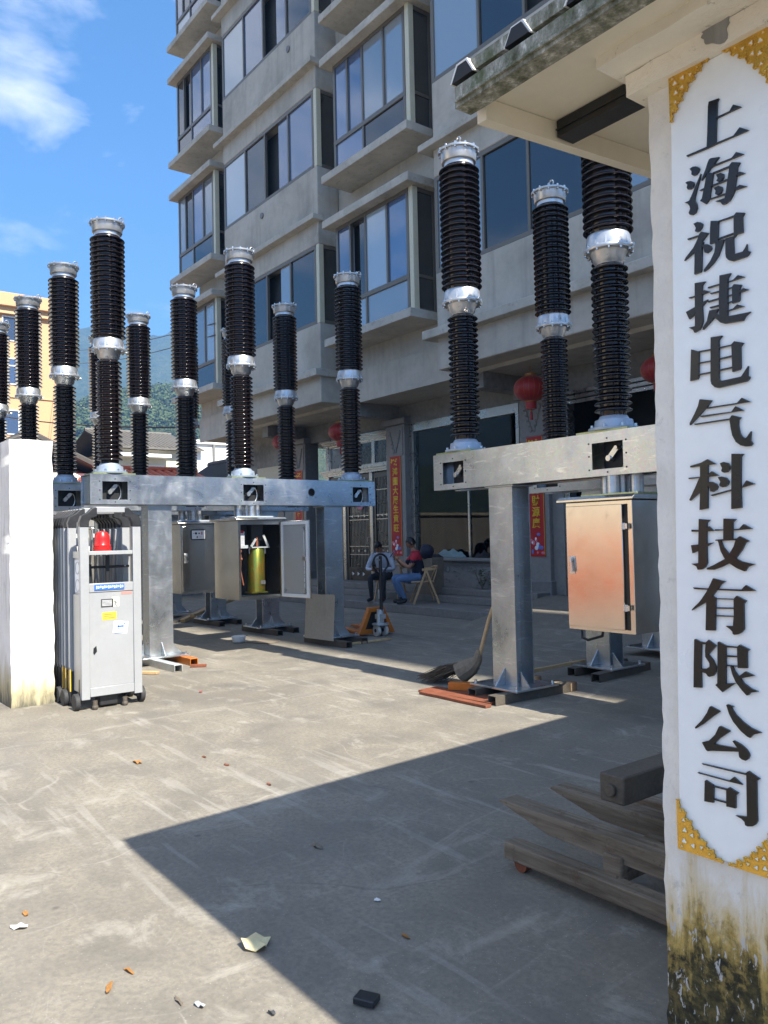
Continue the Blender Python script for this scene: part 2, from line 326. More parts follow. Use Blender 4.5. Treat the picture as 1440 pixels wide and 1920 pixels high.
simple('bolt_steel',(.58,.58,.57),.3,.9,.15,20,0)
simple('lining_grey',(.28,.28,.272),.5,0,.06,5,.03)
simple('white_paint',(.62,.62,.61),.35,0,.05,5,.03)
simple('gate_white',(.33,.34,.348),.38,.1,.05,4,.03,dirt=((.50,.47,.42),.3))
simple('gate_cream',(.45,.44,.40),.45,.1,.06,4,.03,dirt=((.45,.42,.36),.4))
simple('gate_grey',(.42,.43,.44),.4,.4,.1,6,.03)
simple('black_plastic',(.020,.021,.023),.42,0,.25,10,.05)
simple('rubber',(.035,.035,.036),.7,0,.3,10,.1)
simple('void_shade',(.006,.007,.008),.6,0,.2,5,0)  # near-black stand-in for the shade inside openings and gaps
simple('red_plastic',(.45,.016,.015),.3,0,.1,8,0)
simple('orange_plastic',(.75,.22,.02),.4,0,.1,8,0)
simple('yellow_plastic',(.72,.42,.04),.4,0,.15,8,0)
simple('blue_label',(.035,.14,.55),.4,0,.1,30,0)
simple('yellow_label',(.80,.52,.05),.4,0,.08,30,0)
simple('red_label',(.55,.22,.19),.5,0,.1,30,0)
simple('dark_label',(.07,.07,.07),.4,0,.3,60,0)
simple('pale_label',(.72,.74,.76),.5,0,.05,30,0)
simple('lime_label',(.60,.62,.48),.5,0,.05,30,0)
simple('orange_paint',(.52,.15,.014),.38,.1,.15,6,.05,dirt=((.20,.08,.03),.5))
simple('rust_red',(.21,.065,.03),.75,.1,.35,9,.3,dirt=((.12,.05,.03),.6))
t=NT('worn_fork'); v=t.co((1.2,16,16)); a=t.noise(v,1.6,8,.7,.4); b=t.noise(t.co(),9,7,.7,.3); c=t.ramp(a,[(.32,(.075,.055,.036)),(.5,(.165,.13,.09)),(.68,(.255,.21,.155))]); c=t.mix(t.ramp(b,[(.56,0.),(.70,.8)]),c,(.085,.045,.024)); c=t.mix(t.ramp(t.noise(t.co(),30,4,.7),[(.62,0.),(.70,.6)]),c,(.03,.026,.02)); t.set(c,.85,0); t.bump(t.mix(.5,a,b),.45,.006)
simple('rusty_grey',(.105,.09,.072),.72,.25,.35,7,.35,dirt=((.085,.045,.025),.7))
simple('raw_wood',(.46,.32,.17),.7,0,.25,9,.25,dirt=((.22,.14,.08),.4))
simple('beech_wood',(.50,.33,.17),.45,0,.12,9,.08)
simple('old_wood',(.19,.155,.115),.8,0,.3,9,.3)
simple('broom_straw',(.105,.075,.048),.9,0,.4,30,.5)
simple('broom_head',(.21,.165,.115),.9,0,.4,26,.5)
simple('steel_sheet',(.36,.35,.32),.5,.45,.15,4,.06,dirt=((.20,.17,.13),.5))
simple('frame_alu',(.155,.137,.112),.42,.35,.1,6,.03)
simple('cream_alu',(.56,.52,.38),.42,.1,.08,4,.03)
simple('steel_trim',(.47,.455,.42),.3,.85,.15,5,.03)
simple('door_steel',(.10,.098,.092),.32,.85,.25,5,.03)
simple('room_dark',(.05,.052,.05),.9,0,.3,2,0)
simple('curtain',(.55,.60,.68),.8,0,.12,3,.05)
simple('lantern_red',(.30,.008,.008),.5,0,.15,6,.05,Sheen_Weight=.2)
simple('lantern_gold',(.36,.16,.03),.4,.3,.2,20,0)
simple('banner_red',(.40,.007,.010),.55,0,.1,6,.03)
simple('banner_gold',(.70,.42,.02),.45,.1,.1,12,0)
simple('banner_pink',(.62,.16,.22),.5,0,.4,45,0)
simple('banner_blue',(.10,.16,.45),.5,0,.4,45,0)
simple('denim',(.10,.18,.33),.85,0,.3,12,.25)
simple('denim_dark',(.025,.027,.032),.9,0,.3,12,.25)
simple('shirt_pale',(.42,.46,.54),.85,0,.1,9,.25)
simple('polo_navy',(.008,.011,.028),.85,0,.3,9,.25)
simple('polo_red',(.42,.012,.03),.8,0,.15,9,.25)
simple('skin',(.34,.165,.095),.5,0,.12,12,.1,Subsurface_Weight=.05)
simple('hair',(.006,.005,.005),.5,0,.3,60,.4)
simple('shoe_black',(.012,.012,.014),.5,0,.3,20,.1)
simple('phone_black',(.01,.01,.012),.15,0,.1,10,0)
simple('bag_navy',(.010,.013,.032),.75,0,.3,14,.3)
simple('paper_white',(.80,.80,.78),.7,0,.06,9,.2)
simple('cloth_aqua',(.20,.27,.27),.85,0,.2,7,.4)
simple('cloth_black',(.012,.012,.014),.8,0,.3,9,.3)
simple('leaf_green',(.055,.09,.028),.55,0,.4,30,.1)
simple('dry_leaf',(.34,.16,.04),.7,0,.35,40,.2)
simple('shell_cream',(.66,.56,.32),.7,0,.2,30,.3)
simple('peach_render',(.56,.33,.175),.8,0,.06,2,.08)
simple('peach_trim',(.55,.36,.20),.8,0,.1,2,.08)
simple('mirror_orange',(.36,.075,.022),.75,0,.15,1,.05)
simple('far_white',(.80,.79,.76),.85,0,.05,1,.05)
simple('far_cream',(.55,.50,.385),.85,0,.08,1,.05)
simple('grey_tile',(.145,.135,.12),.85,0,.3,4,.4)
simple('red_tile',(.52,.105,.035),.7,0,.25,4,.3)
simple('dark_tile',(.075,.07,.066),.85,0,.3,4,.4)
simple('cable_black',(.012,.012,.012),.6,0,.1,4,0)
simple('earth',(.16,.14,.10),.95,0,.3,.05,.2)
simple('black_bar',(.02,.02,.021),.35,.3,.2,10,.03)
simple('nylon_wheel',(.52,.51,.46),.45,0,.12,12,.1)
simple('pvc_bottle',(.5,.53,.54),.3,0,.1,12,0)
# window glass: blue-tinted, mirror-like coating, slightly uneven
def glass(name,col,ior=1.9,rough=.025):
    t=NT(name); oi=t.n('ShaderNodeObjectInfo'); a=t.noise(t.co(),1.3,3); k=t.ramp(oi.outputs['Random'],[(0.,.45),(1.,1.25)])
    c=t.mix(1.,col,k,'MULTIPLY'); t.set(c,rough,0,IOR=ior,Specular_IOR_Level=.75); t.bump(a,.02,.05); return t
glass('glass_blue',(.06,.11,.22),2.05)
glass('glass_pale',(.27,.32,.36),2.1,.06)
glass('glass_dark',(.016,.018,.018),1.7,.05)
t=NT('shop_glass'); tr=t.n('ShaderNodeBsdfTransparent'); tr.inputs[0].default_value=(.62,.68,.68,1); gl=t.n('ShaderNodeBsdfGlossy'); gl.inputs['Roughness'].default_value=.01; fr=t.n('ShaderNodeFresnel'); fr.inputs[0].default_value=1.55
ms=t.n('ShaderNodeMixShader'); t.l(fr.outputs[0],ms.inputs[0]); t.l(tr.outputs[0],ms.inputs[1]); t.l(gl.outputs[0],ms.inputs[2]); t.l(ms.outputs[0],t.t.nodes['Material Output'].inputs[0])
# wooded hills
t=NT('forest'); v=t.wpos(); a=t.noise(v,.02,6,.6); b=t.noise(v,.16,6,.7); c=t.ramp(t.mix(.55,a,b),[(.34,(.022,.036,.014)),(.5,(.055,.082,.026)),(.66,(.10,.115,.045))]); t.set(c,.95,0); t.bump(b,1.,6)
t=NT('tree_leaf'); v=t.wpos(); b=t.noise(v,.5,4,.7); c=t.ramp(b,[(.34,(.024,.042,.012)),(.5,(.062,.095,.026)),(.66,(.12,.14,.045))]); t.set(c,.9,0)
SIGN=[[[-9880,24970,-9630,24940,-9670,24880,-9700,24520,-9740,23920,-9970,23920,-9940,24280,-9900,24880],[-9710,24530,-9390,24530,-9290,24640,-9110,24510,-9380,24510,-9710,24500],[-10490,23940,-9980,23940,-9310,23930,-9160,24060,-8960,23910,-9750,23910,-9960,23900,-10480,23910]],[[-10420,23590,-10340,23610,-10260,23590,-10190,23540,-10170,23490,-10200,23430,-10260,23390,-10330,23390,-10380,23440,-10370,23510],[-10540,23300,-10480,23310,-10400,23290,-10330,23240,-10320,23180,-10350,23120,-10420,23100,-10490,23120,-10510,23170,-10490,23230],[-10140,23370,-10160,23270,-10230,23100,-10300,22900,-10320,22810,-10270,22690,-10260,22590,-10300,22500,-10390,22470,-10460,22500,-10480,22550,-10440,22630,-10450,22700,-10500,22780,-10580,22830,-10460,22830,-10370,22970,-10270,23150,-10180,23300],[-9920,23620,-9870,23630,-9670,23580,-9760,23510,-9800,23460,-9840,23420,-9890,23400,-9960,23330,-10040,23270,-10130,23200,-10110,23250,-10020,23410,-9960,23550],[-9820,23450,-9370,23440,-9260,23530,-9090,23420,-9360,23420,-9840,23420],[-9960,23330,-9830,23260,-9850,23150,-9890,22950,-9940,22700,-9970,22670,-10040,22610,-10180,22730,-10130,22770,-10070,22980,-10000,23260],[-9840,23280,-9450,23280,-9430,23250,-9830,23250],[-9450,23270,-9370,23340,-9180,23260,-9240,23190,-9260,23030,-9290,22870,-9330,22670,-9380,22580,-9450,22490,-9550,22450,-9630,22450,-9670,22520,-9800,22590,-9570,22580,-9530,22740,-9480,23010,-9440,23190],[-9880,22990,-9480,23000,-9480,22970,-9880,22970],[-9280,23020,-9200,23060,-9080,22980,-9270,22980],[-10190,22990,-10070,23000,-10080,22960,-10170,22970],[-9950,22700,-9530,22690,-9530,22660,-9950,22680],[-9330,22710,-9210,22760,-9050,22670,-9330,22680],[-9760,23200,-9650,23200,-9580,23150,-9580,23080,-9620,23020,-9690,23000,-9760,23050,-9720,23100],[-9830,22920,-9710,22920,-9630,22870,-9620,22800,-9660,22730,-9750,22720,-9800,22760,-9780,22830]],[[-10370,22250,-10270,22260,-10180,22220,-10140,22170,-10160,22090,-10230,22030,-10300,22030,-10340,22060,-10310,22130,-10340,22200],[-10540,21940,-10260,21940,-10250,21910,-10530,21910],[-10260,21920,-10180,22000,-10000,21910,-10160,21770,-10130,21730,-10190,21660,-10370,21570,-10640,21440,-10600,21500,-10390,21680,-10270,21860],[-10360,21600,-10240,21720,-10170,21710,-10200,21100,-10220,21050,-10390,21040,-10370,21390],[-10170,21690,-10020,21650,-9950,21590,-9930,21530,-9970,21480,-10050,21450,-10110,21480,-10130,21580,-10160,21620],[-9930,22170,-9740,22110,-9770,21700,-9760,21630,-9970,21640,-9950,22000],[-9740,22110,-9370,22110,-9360,22080,-9740,22090],[-9370,22100,-9310,22160,-9120,22090,-9170,22010,-9170,21660,-9320,21660,-9380,21610,-9380,21820],[-9770,21710,-9380,21720,-9380,21690,-9760,21680],[-9840,21660,-9620,21640,-9680,21500,-9770,21310,-9890,21180,-10040,21080,-10150,21040,-10140,21090,-9980,21240,-9870,21410,-9840,21550],[-9590,21650,-9380,21640,-9400,21580,-9400,21230,-9190,21230,-9130,21300,-9090,21370,-9090,21230,-9020,21180,-9060,21120,-9110,21090,-9430,21080,-9530,21130,-9590,21210,-9600,21310]],[[-10390,20830,-10120,20800,-10200,20730,-10220,20330,-10210,19880,-10250,19770,-10300,19700,-10440,19660,-10470,19730,-10580,19810,-10420,19810,-10400,20420],[-10560,20530,-10400,20530,-10400,20510,-10540,20500],[-10220,20590,-10140,20600,-10010,20530,-10210,20510],[-10640,20200,-10410,20260,-10400,20100,-10560,20010],[-10220,20330,-10070,20360,-10210,20240],[-9760,20840,-9490,20820,-9560,20730,-9570,20650,-9600,19850,-9330,19840,-9060,19830,-9180,19760,-9240,19670,-9680,19700,-9780,19750,-9850,19830,-9930,19900,-10050,19800,-10220,19680,-10220,19730,-10110,19860,-10040,20090,-9820,20080,-9870,19990,-9800,19930,-9800,20270,-9770,20630],[-10050,20650,-9770,20650,-9770,20630,-10060,20620],[-9570,20650,-9440,20650,-9320,20730,-9170,20650,-9560,20630],[-10000,20490,-9780,20490,-9780,20460,-10000,20470],[-9580,20500,-9470,20500,-9470,20480,-9580,20470],[-10080,20320,-9790,20330,-9790,20300,-10070,20290],[-9590,20330,-9470,20330,-9480,20310,-9580,20310],[-10030,20170,-9810,20170,-9810,20140,-10020,20140],[-9590,20170,-9480,20180,-9480,20160,-9590,20150],[-9470,20500,-9420,20550,-9250,20490,-9290,20420,-9300,20160,-9330,20130,-9480,20120],[-9290,20370,-9200,20400,-9090,20340,-9290,20320],[-9590,19990,-9460,20000,-9360,20070,-9210,19990,-9590,19970]],[[-10540,19280,-10340,19190,-10370,18580,-10400,18540,-10590,18530],[-10350,19200,-10040,19190,-10040,19160,-10340,19170],[-10350,18930,-10050,18920,-10050,18900,-10340,18900],[-10370,18660,-10060,18660,-10060,18630,-10360,18630],[-10030,19460,-9750,19440,-9830,19360,-9860,18460,-9820,18400,-9330,18420,-9160,18630,-9180,18420,-9130,18380,-9150,18330,-9210,18290,-9880,18250,-9970,18280,-10050,18370,-10070,18460],[-9840,19190,-9520,19190,-9520,19170,-9840,19160],[-9850,18930,-9530,18940,-9530,18910,-9850,18900],[-9860,18670,-9540,18680,-9540,18650,-9860,18640],[-9530,19190,-9460,19250,-9250,19170,-9320,19100,-9330,18620,-9360,18580,-9530,18560]],[[-10370,18050,-10350,18060,-10060,17990,-10200,17830,-10240,17810,-10430,17640,-10640,17480,-10640,17530,-10510,17730,-10410,17910],[-10220,17840,-9450,17840,-9340,17940,-9140,17820,-10220,17810],[-10350,17670,-9590,17660,-9490,17770,-9300,17650,-10330,17630,-10360,17640],[-10520,17500,-9640,17510,-9580,17580,-9370,17500,-9430,17450,-9440,17330,-9410,17150,-9370,17080,-9290,17010,-9250,17040,-9150,17160,-9170,16960,-9120,16880,-9170,16830,-9280,16830,-9400,16870,-9510,16960,-9590,17120,-9620,17290,-9640,17480,-10510,17470]],[[-10670,16510,-10390,16560,-10220,16630,-10010,16500,-10210,16490,-10400,16480,-10660,16470],[-10410,16500,-10210,16490,-10250,15480,-10460,15450,-10430,15870],[-10720,16230,-10410,16230,-10420,16210,-10710,16200],[-10230,16260,-10120,16340,-9960,16230,-10220,16210],[-10440,16200,-10390,16210,-10400,15870,-10440,15870,-10700,15680,-10710,15710,-10560,15970],[-10230,16100,-10110,16090,-10020,16040,-9980,15970,-10020,15900,-10100,15860,-10170,15870,-10180,15940,-10230,16020],[-9910,16510,-9820,16530,-9720,16500,-9670,16420,-9680,16350,-9740,16290,-9810,16280,-9870,16310,-9880,16340,-9860,16390],[-9970,16190,-9880,16200,-9770,16160,-9710,16080,-9730,16010,-9790,15960,-9870,15950,-9930,15980,-9940,16020,-9910,16080],[-9620,16700,-9340,16670,-9400,16610,-9430,15940,-9430,15460,-9670,15440],[-10180,15790,-9660,15890,-9660,15860,-10130,15760],[-9430,15940,-9390,15940,-9300,16070,-9110,15980,-9420,15910]],[[-10490,15240,-10210,15210,-10290,15140,-10310,14620,-10310,14200,-10370,14100,-10450,14050,-10560,14040,-10590,14120,-10720,14180,-10540,14200,-10520,14670],[-10690,14990,-10500,14980,-10500,14940,-10680,14940],[-10310,15010,-10240,15060,-10120,14950,-10310,14940],[-10710,14620,-10520,14640,-10520,14490,-10680,14430],[-10320,14660,-10150,14680,-10320,14580],[-9870,15230,-9570,15210,-9650,15140,-9670,14760,-9890,14750],[-10090,14990,-9880,14980,-9880,14960,-10080,14950],[-9660,14980,-9500,14990,-9400,15090,-9200,14980,-9660,14950],[-10080,14750,-9590,14770,-9590,14730,-9960,14720,-10080,14720],[-9590,14760,-9500,14820,-9280,14710,-9370,14670,-9460,14500,-9610,14320,-9780,14200,-9970,14110,-10150,14050,-10330,14050,-10320,14090,-10150,14160,-9860,14310,-9760,14420,-9650,14590],[-10030,14730,-9960,14730,-9900,14580,-9770,14420,-9610,14320,-9470,14250,-9170,14190,-9330,14130,-9400,14030,-9450,14040,-9600,14100,-9780,14210,-9890,14330,-9970,14490,-10010,14670]],[[-10180,13850,-9880,13790,-9990,13710,-10060,13620,-10210,13440,-10130,13400,-10170,12640,-10410,12630,-10370,13290,-10750,13070,-10740,13100,-10520,13310,-10350,13540,-10270,13680],[-10700,13620,-10310,13610,-9500,13620,-9400,13720,-9180,13600,-9490,13580,-10310,13580,-10660,13580],[-10140,13390,-9680,13400,-9690,13380,-10140,13370],[-10150,13180,-9700,13200,-9700,13170,-10150,13150],[-10160,13000,-9700,13010,-9710,12990,-10150,12970],[-9690,13400,-9620,13470,-9400,13370,-9460,13290,-9470,12720,-9530,12650,-9620,12600,-9700,12580,-9740,12600,-9750,12650,-9810,12710,-9910,12770,-9730,12780,-9700,13030]],[[-10710,12380,-10690,12400,-10560,12350,-10530,12280,-10560,11720,-10560,11270,-10770,11250,-10740,11880],[-10570,12350,-10420,12340,-10420,12300,-10540,12290],[-10420,12340,-10350,12410,-10160,12290,-10360,12070,-10240,11940,-10180,11800,-10190,11680,-10250,11590,-10350,11550,-10390,11560,-10440,11620,-10560,11650,-10560,11720,-10420,11730,-10340,11790,-10340,11870,-10440,12010,-10440,12160],[-10120,12370,-10100,12390,-9920,12320,-9950,11450,-9720,11490,-10040,11240,-10210,11380,-10160,11430],[-9920,12320,-9640,12320,-9640,12290,-9920,12280],[-9930,12100,-9640,12110,-9650,12080,-9930,12060],[-9940,11880,-9650,11890,-9650,11870,-9940,11850],[-9650,12310,-9590,12370,-9360,12280,-9420,12230,-9430,11860,-9650,11840],[-9830,11870,-9780,11870,-9730,11760,-9640,11650,-9480,11780,-9270,11710,-9600,11610,-9520,11510,-9370,11420,-9200,11370,-9380,11320,-9420,11260,-9460,11250,-9570,11350,-9710,11520,-9780,11670]],[[-10380,10850,-10350,10870,-10140,10800,-10130,10770,-10300,10640,-10550,10420,-10750,10280,-10770,10310,-10590,10500,-10450,10700],[-9960,10960,-9930,10980,-9780,10950,-9840,10910,-9740,10770,-9580,10640,-9400,10540,-9160,10470,-9340,10400,-9420,10310,-9490,10330,-9640,10430,-9810,10610,-9900,10770],[-10160,10430,-10130,10450,-9910,10390,-9900,10360,-10150,10160,-10290,10010,-9720,10020,-9840,10160,-9810,10180,-9640,10120,-9520,10040,-9460,9960,-9450,9900,-9480,9830,-9540,9780,-9630,9790,-9690,9830,-9700,9890,-9700,9950,-10350,9840,-10460,9810,-10500,9830,-10600,9990,-10410,10070,-10260,10230]],[[-10630,9490,-9570,9490,-9490,9560,-9230,9440,-9310,9380,-9320,8810,-9320,8490,-9360,8410,-9440,8350,-9550,8320,-9610,8330,-9620,8400,-9690,8450,-9830,8490,-9560,8530,-9540,9460,-10590,9470],[-10740,9260,-9960,9240,-9840,9350,-9640,9220,-9970,9220,-10720,9240],[-10560,9100,-10540,9120,-10350,9050,-10340,9010,-10360,8640,-10590,8620],[-10360,9040,-10030,9040,-10030,9010,-10350,9010],[-10360,8740,-10040,8740,-10040,8710,-10360,8710],[-10030,9030,-9960,9090,-9740,9010,-9810,8930,-9820,8650,-10040,8640]]]
# ================================================================ SETTING
tag(MB().box(-4200,4200,-4200,4200,-.5,-.02).build('ground','earth',smooth=0),kind='structure')
def sheet(name,mat,x0,x1,y0,y1,z,nx=1,ny=1):
    m=MB()
    for i in range(nx):
        for j in range(ny):
            a=x0+(x1-x0)*i/nx; b=x0+(x1-x0)*(i+1)/nx; c=y0+(y1-y0)*j/ny; d=y0+(y1-y0)*(j+1)/ny
            m.add([(a,c,z),(b,c,z),(b,d,z),(a,d,z)],[(0,1,2,3)])
    return tag(m.build(name,mat,smooth=0),kind='structure')
sheet('concrete_yard','concrete_yard',-46,40,-40,40,0)
# steps in front of the apartment block, ramp to the right of them
tag(MB().box(-22.6,-9.72,9.62,10.62,0,.16).build('step','step_stone',bevel=.012),kind='structure')
tag(MB().box(-19.2,-9.72,10.50,10.92,.16,.29).build('step','step_stone',bevel=.012),kind='structure')
tag(MB().box(-19.2,-9.72,10.80,12.6,.29,.42).build('step','step_stone',bevel=.012),kind='structure')
m=MB(); m.prism([(8.6,-.03),(11.0,.36),(12.6,.36),(12.6,-.03)],lambda a,b:(-9.71,a,b),lambda a,b:(-5.0,a,b)); tag(m.build('ramp','concrete_yard',smooth=0),kind='structure')
# ================================================================ APARTMENT BLOCK
AB=thing('apartment_building','grey cement apartment block with projecting window bays, behind the breakers','building',(-12,11,0))
W_=dict(parent=AB,w=True)
ZT=25.0; Yw=10.17; Yb=9.6
MB().box(-22.3,-5.6,Yw,20,4.45,ZT).build('upper_wall','cement_render',**W_)
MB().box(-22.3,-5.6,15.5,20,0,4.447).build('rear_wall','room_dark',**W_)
MB().box(8,16,6.36,10.4,0,32).build('added_shade_wing','cement_render',**W_)  # unseen wing added only to cast the shade over the gantries
MB().box(-22.4,-5.4,9.2,20.2,ZT+.003,ZT+.35).build('roof','cement_ledge',**W_)
MB().box(-5.597,3.0,10.3,14,0,2.1).build('added_mirror_block','soffit_cement',**W_)  # unseen low block added to darken what the steel cabinet side mirrors
MB().box(-5.85,-5.603,10.20,15.4,0,4.446).build('added_sun_stop','soffit_cement',**W_)  # unseen closing wall added to keep the sun off the ramp
# thin beam line along bottom of main wall
MB().box(-22.3,-5.6,Yw-.06,Yw-.003,4.42,5.12).build('beam','cement_render',**W_)
PANES={}
def pane(parent,x0,x1,y,z0,z1,mat,side=False,dy=0):
    """one pane as its own mesh; shared between equal sizes"""
    key=(round(x1-x0,3),round(z1-z0,3),mat,side)
    if key not in PANES:
        m=MB(); w=x1-x0; h=z1-z0
        if side: m.box(-.006,.006,0,w,0,h)
        else: m.box(0,w,-.006,.006,0,h)
        o=m.build('pane',mat,parent,smooth=0); PANES[key]=o
    else: o=dupl(PANES[key],parent)
    o.location=Vector((y,x0,z0) if side else (x0,y,z0))-ORG[parent.name]; return o
rnd=random.Random(11)
def bay_window(x0,x1,z0,z1,floor,kind,seed):
    """projecting bay glazing; kind P = four sliding panes, Q = box window with lower fixed lights"""
    r=random.Random(seed); m=MB(); fw=.075; y=Yb; d=.07
    m.box(x0,x1-.13,y,y+d,z0,z0+fw); m.box(x0,x1-.13,y,y+d,z1-fw,z1)
    tz=z0+.70 if kind=='Q' else z0
    n=4; W=x1-.13-x0; cuts=[x0+W*f for f in ((0,.27,.5,.75,1) if kind=='P' else (0,.21,.43,.72,1))]
    for i,c in enumerate(cuts):
        w=fw if i in(0,4) else .055
        c0=c if i==0 else (c-w if i==4 else c-w/2)
        m.box(c0,c0+w,y+.002,y+d-.002,(tz if 0<i<4 else z0)+.001,z1-.001)
    if kind=='Q':
        m.box(x0,x1-.13,y-.003,y+d,tz-.05,tz+.04)
        c=cuts[2]; m.box(c-.025,c+.025,y+.003,y+d-.003,z0,tz)
    # return side (facing right) frame
    X=x1-.012
    m.box(X-.05,X,y+.13,Yw,z0,z0+fw); m.box(X-.05,X,y+.13,Yw,z1-fw,z1); m.box(X-.05,X-.002,Yw-.06,Yw-.001,z0,z1)
    if kind=='Q': m.box(X-.05,X-.001,y+.13,Yw-.001,tz-.03,tz+.03)
    # left return
    m.box(x0,x0+.05,y+.08,Yw,z0+.001,z0+fw); m.box(x0,x0+.05,y+.08,Yw,z1-fw,z1-.001)
    fr=m.build('window','frame_alu',AB,w=True,smooth=0)
    # glass
    gm=lambda:r.choice(['glass_blue','glass_blue','glass_pale','glass_dark'] if floor>0 else ['glass_blue','glass_pale','glass_pale','glass_dark'])
    opn=r.choice([1,2,None,None]) if kind=='P' else r.choice([None,None,None,1])
    for i in range(4):
        a,b=cuts[i]+.02,cuts[i+1]-.02
        if i==opn: # sash slid open: pane sits behind the neighbour
            pane(fr,a+.55*(b-a),b+.55*(b-a),y+.055,tz+.05,z1-.05,gm()); continue
        pane(fr,a,b,y+.03+.012*(i%2),tz+.04,z1-.045,gm())
    if kind=='Q':
        pane(fr,cuts[0]+.02,cuts[2]-.02,y+.035,z0+.04,tz-.04,gm()); pane(fr,cuts[2]+.02,cuts[4]-.02,y+.035,z0+.04,tz-.04,gm())
        pane(fr,y+.13,Yw-.05,X-.025,tz+.03,z1-.05,'glass_dark',True); pane(fr,y+.13,Yw-.05,X-.025,z0+.05,tz-.03,'glass_dark',True)
    else: pane(fr,y+.13,Yw-.05,X-.025,z0+.05,z1-.05,'glass_dark',True)
    pane(fr,y+.08,Yw-.05,x0+.025,z0+.05,z1-.05,'glass_dark',True)
    # dark sheet painting the unlit room behind the glass and curtains behind some panes
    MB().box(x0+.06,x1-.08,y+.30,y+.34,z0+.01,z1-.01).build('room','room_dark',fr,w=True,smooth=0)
    for i in range(4):
        if r.random()<.35 and i!=opn:
            cm=MB(); a,b=cuts[i]+.05,cuts[i+1]-.05; N=10; pts=[]
            for k in range(N+1): pts.append((a+(b-a)*k/N,y+.16+.03*(k%2)))
            for k in range(N):
                p,q=pts[k],pts[k+1]; cm.add([(*p,tz+.05),(*q,tz+.05),(*q,z1-.06),(*p,z1-.06)],[(0,1,2,3)])
            cm.build('curtain','curtain',fr,w=True,smooth=0)
    # corner post
    MB().box(x1-.115,x1+.004,y-.006,y+.128,z0,z1).build('corner_post','cream_alu',AB,w=True,bevel=.012)
PB=[(-19.4,-14.78),(-10.86,-6.2)]; QB=[(-22.45,-19.95),(-14.1,-11.5)]
for bi,(x0,x1) in enumerate(PB):
    MB().box(x0,x1,Yb-.01,Yw-.003,4.49,6.268).build('bay_wall','cement_render',bevel=.02,**W_)
    MB().box(x0-.22,x1+.10,Yb-.20,Yw-.006,5.06,5.22).build('ledge','cement_ledge',bevel=.012,**W_)
    for k in range(5):
        z0=6.27+3.53*k; z1=z0+1.77
        bay_window(x0,x1,z0,z1,k,'P',100+bi*10+k)
        zt=z0+3.53-.002 if k<4 else ZT-.01
        MB().box(x0,x1,Yb-.01,Yw-.003,z1+.002,zt).build('bay_wall','cement_render',bevel=.02,**W_)
        MB().box(x0-.22,x1+.10,Yb-.20,Yw-.006,z1+.50,z1+.62).build('ledge','cement_ledge',bevel=.012,**W_)
    # window sill lip
for bi,(x0,x1) in enumerate(QB):
    for k in range(5):
        z0=5.75+3.55*k; z1=z0+2.40
        bay_window(x0,x1,z0,z1,k,'Q',200+bi*10+k)
        MB().box(x0-.2,x1+.14,Yb-.22,Yw-.004,z0-.17,z0-.002).build('sill_slab','cement_ledge',bevel=.012,**W_)
        MB().box(x0-.2,x1+.14,Yb-.22,Yw-.004,z1+.002,z1+.17).build('hood_slab','cement_ledge',bevel=.012,**W_)
# small weep pipes in the walls
for p in ((-17.3,9.59,9.5),(-15.9,9.59,13.0)):
    MB().cyl((p[0],p[1]+.02,p[2]),(p[0],p[1]-.03,p[2]),.075,n=14).build('drain_pipe','dark_stone',AB,w=True)
# ---- ground floor
Yg=11.3
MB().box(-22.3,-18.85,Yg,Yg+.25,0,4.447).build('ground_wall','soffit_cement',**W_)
MB().box(-20.9,-19.3,Yg-.03,Yg-.004,2.9,3.55).build('pale_wall_panel','far_cream',bevel=.01,**W_)  # pale panel set on the darker ground-floor wall
sh=MB()
for i in range(22): sh.box(-20.8,-19.4,Yg-.035+.01*(i%2),Yg-.006,.42+i*.112,.42+i*.112+.108)
sh.build('roller_shutter','dark_stone',smooth=0,**W_)
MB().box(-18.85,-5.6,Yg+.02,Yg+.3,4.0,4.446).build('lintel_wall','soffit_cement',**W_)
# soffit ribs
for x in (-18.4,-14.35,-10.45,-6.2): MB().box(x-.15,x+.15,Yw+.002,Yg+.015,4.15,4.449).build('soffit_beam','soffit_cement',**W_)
for i,x in enumerate((-18.42,-14.2,-10.06,-5.9)):
    w=.34
    p=MB().box(x-w,x+w,Yg-.12,Yg+.3,.0,4.0).build('pillar','grey_stone',bevel=.015,**W_)
    MB().box(x-w-.07,x+w+.07,Yg-.19,Yg+.31,4.003,4.15).build('capital','grey_stone',p,w=True,bevel=.02)
    MB().box(x-w-.04,x+w+.04,Yg-.16,Yg+.305,.0,.62).build('plinth','dark_stone',p,w=True,bevel=.02)
    c=MB(); c.box(x-w+.06,x+w-.06,Yg-.135,Yg-.12,3.30,3.95)
    for j in range(5):
        for k in (-1,1):
            c.tube([(x+k*(.04+.035*j)+.03*math.sin(a),Yg-.142,3.42+.1*j+.05*math.cos(a)) for a in [PI*q/6 for q in range(9)]],.012,6)
    c.build('carved_panel','grey_stone',p,w=True)
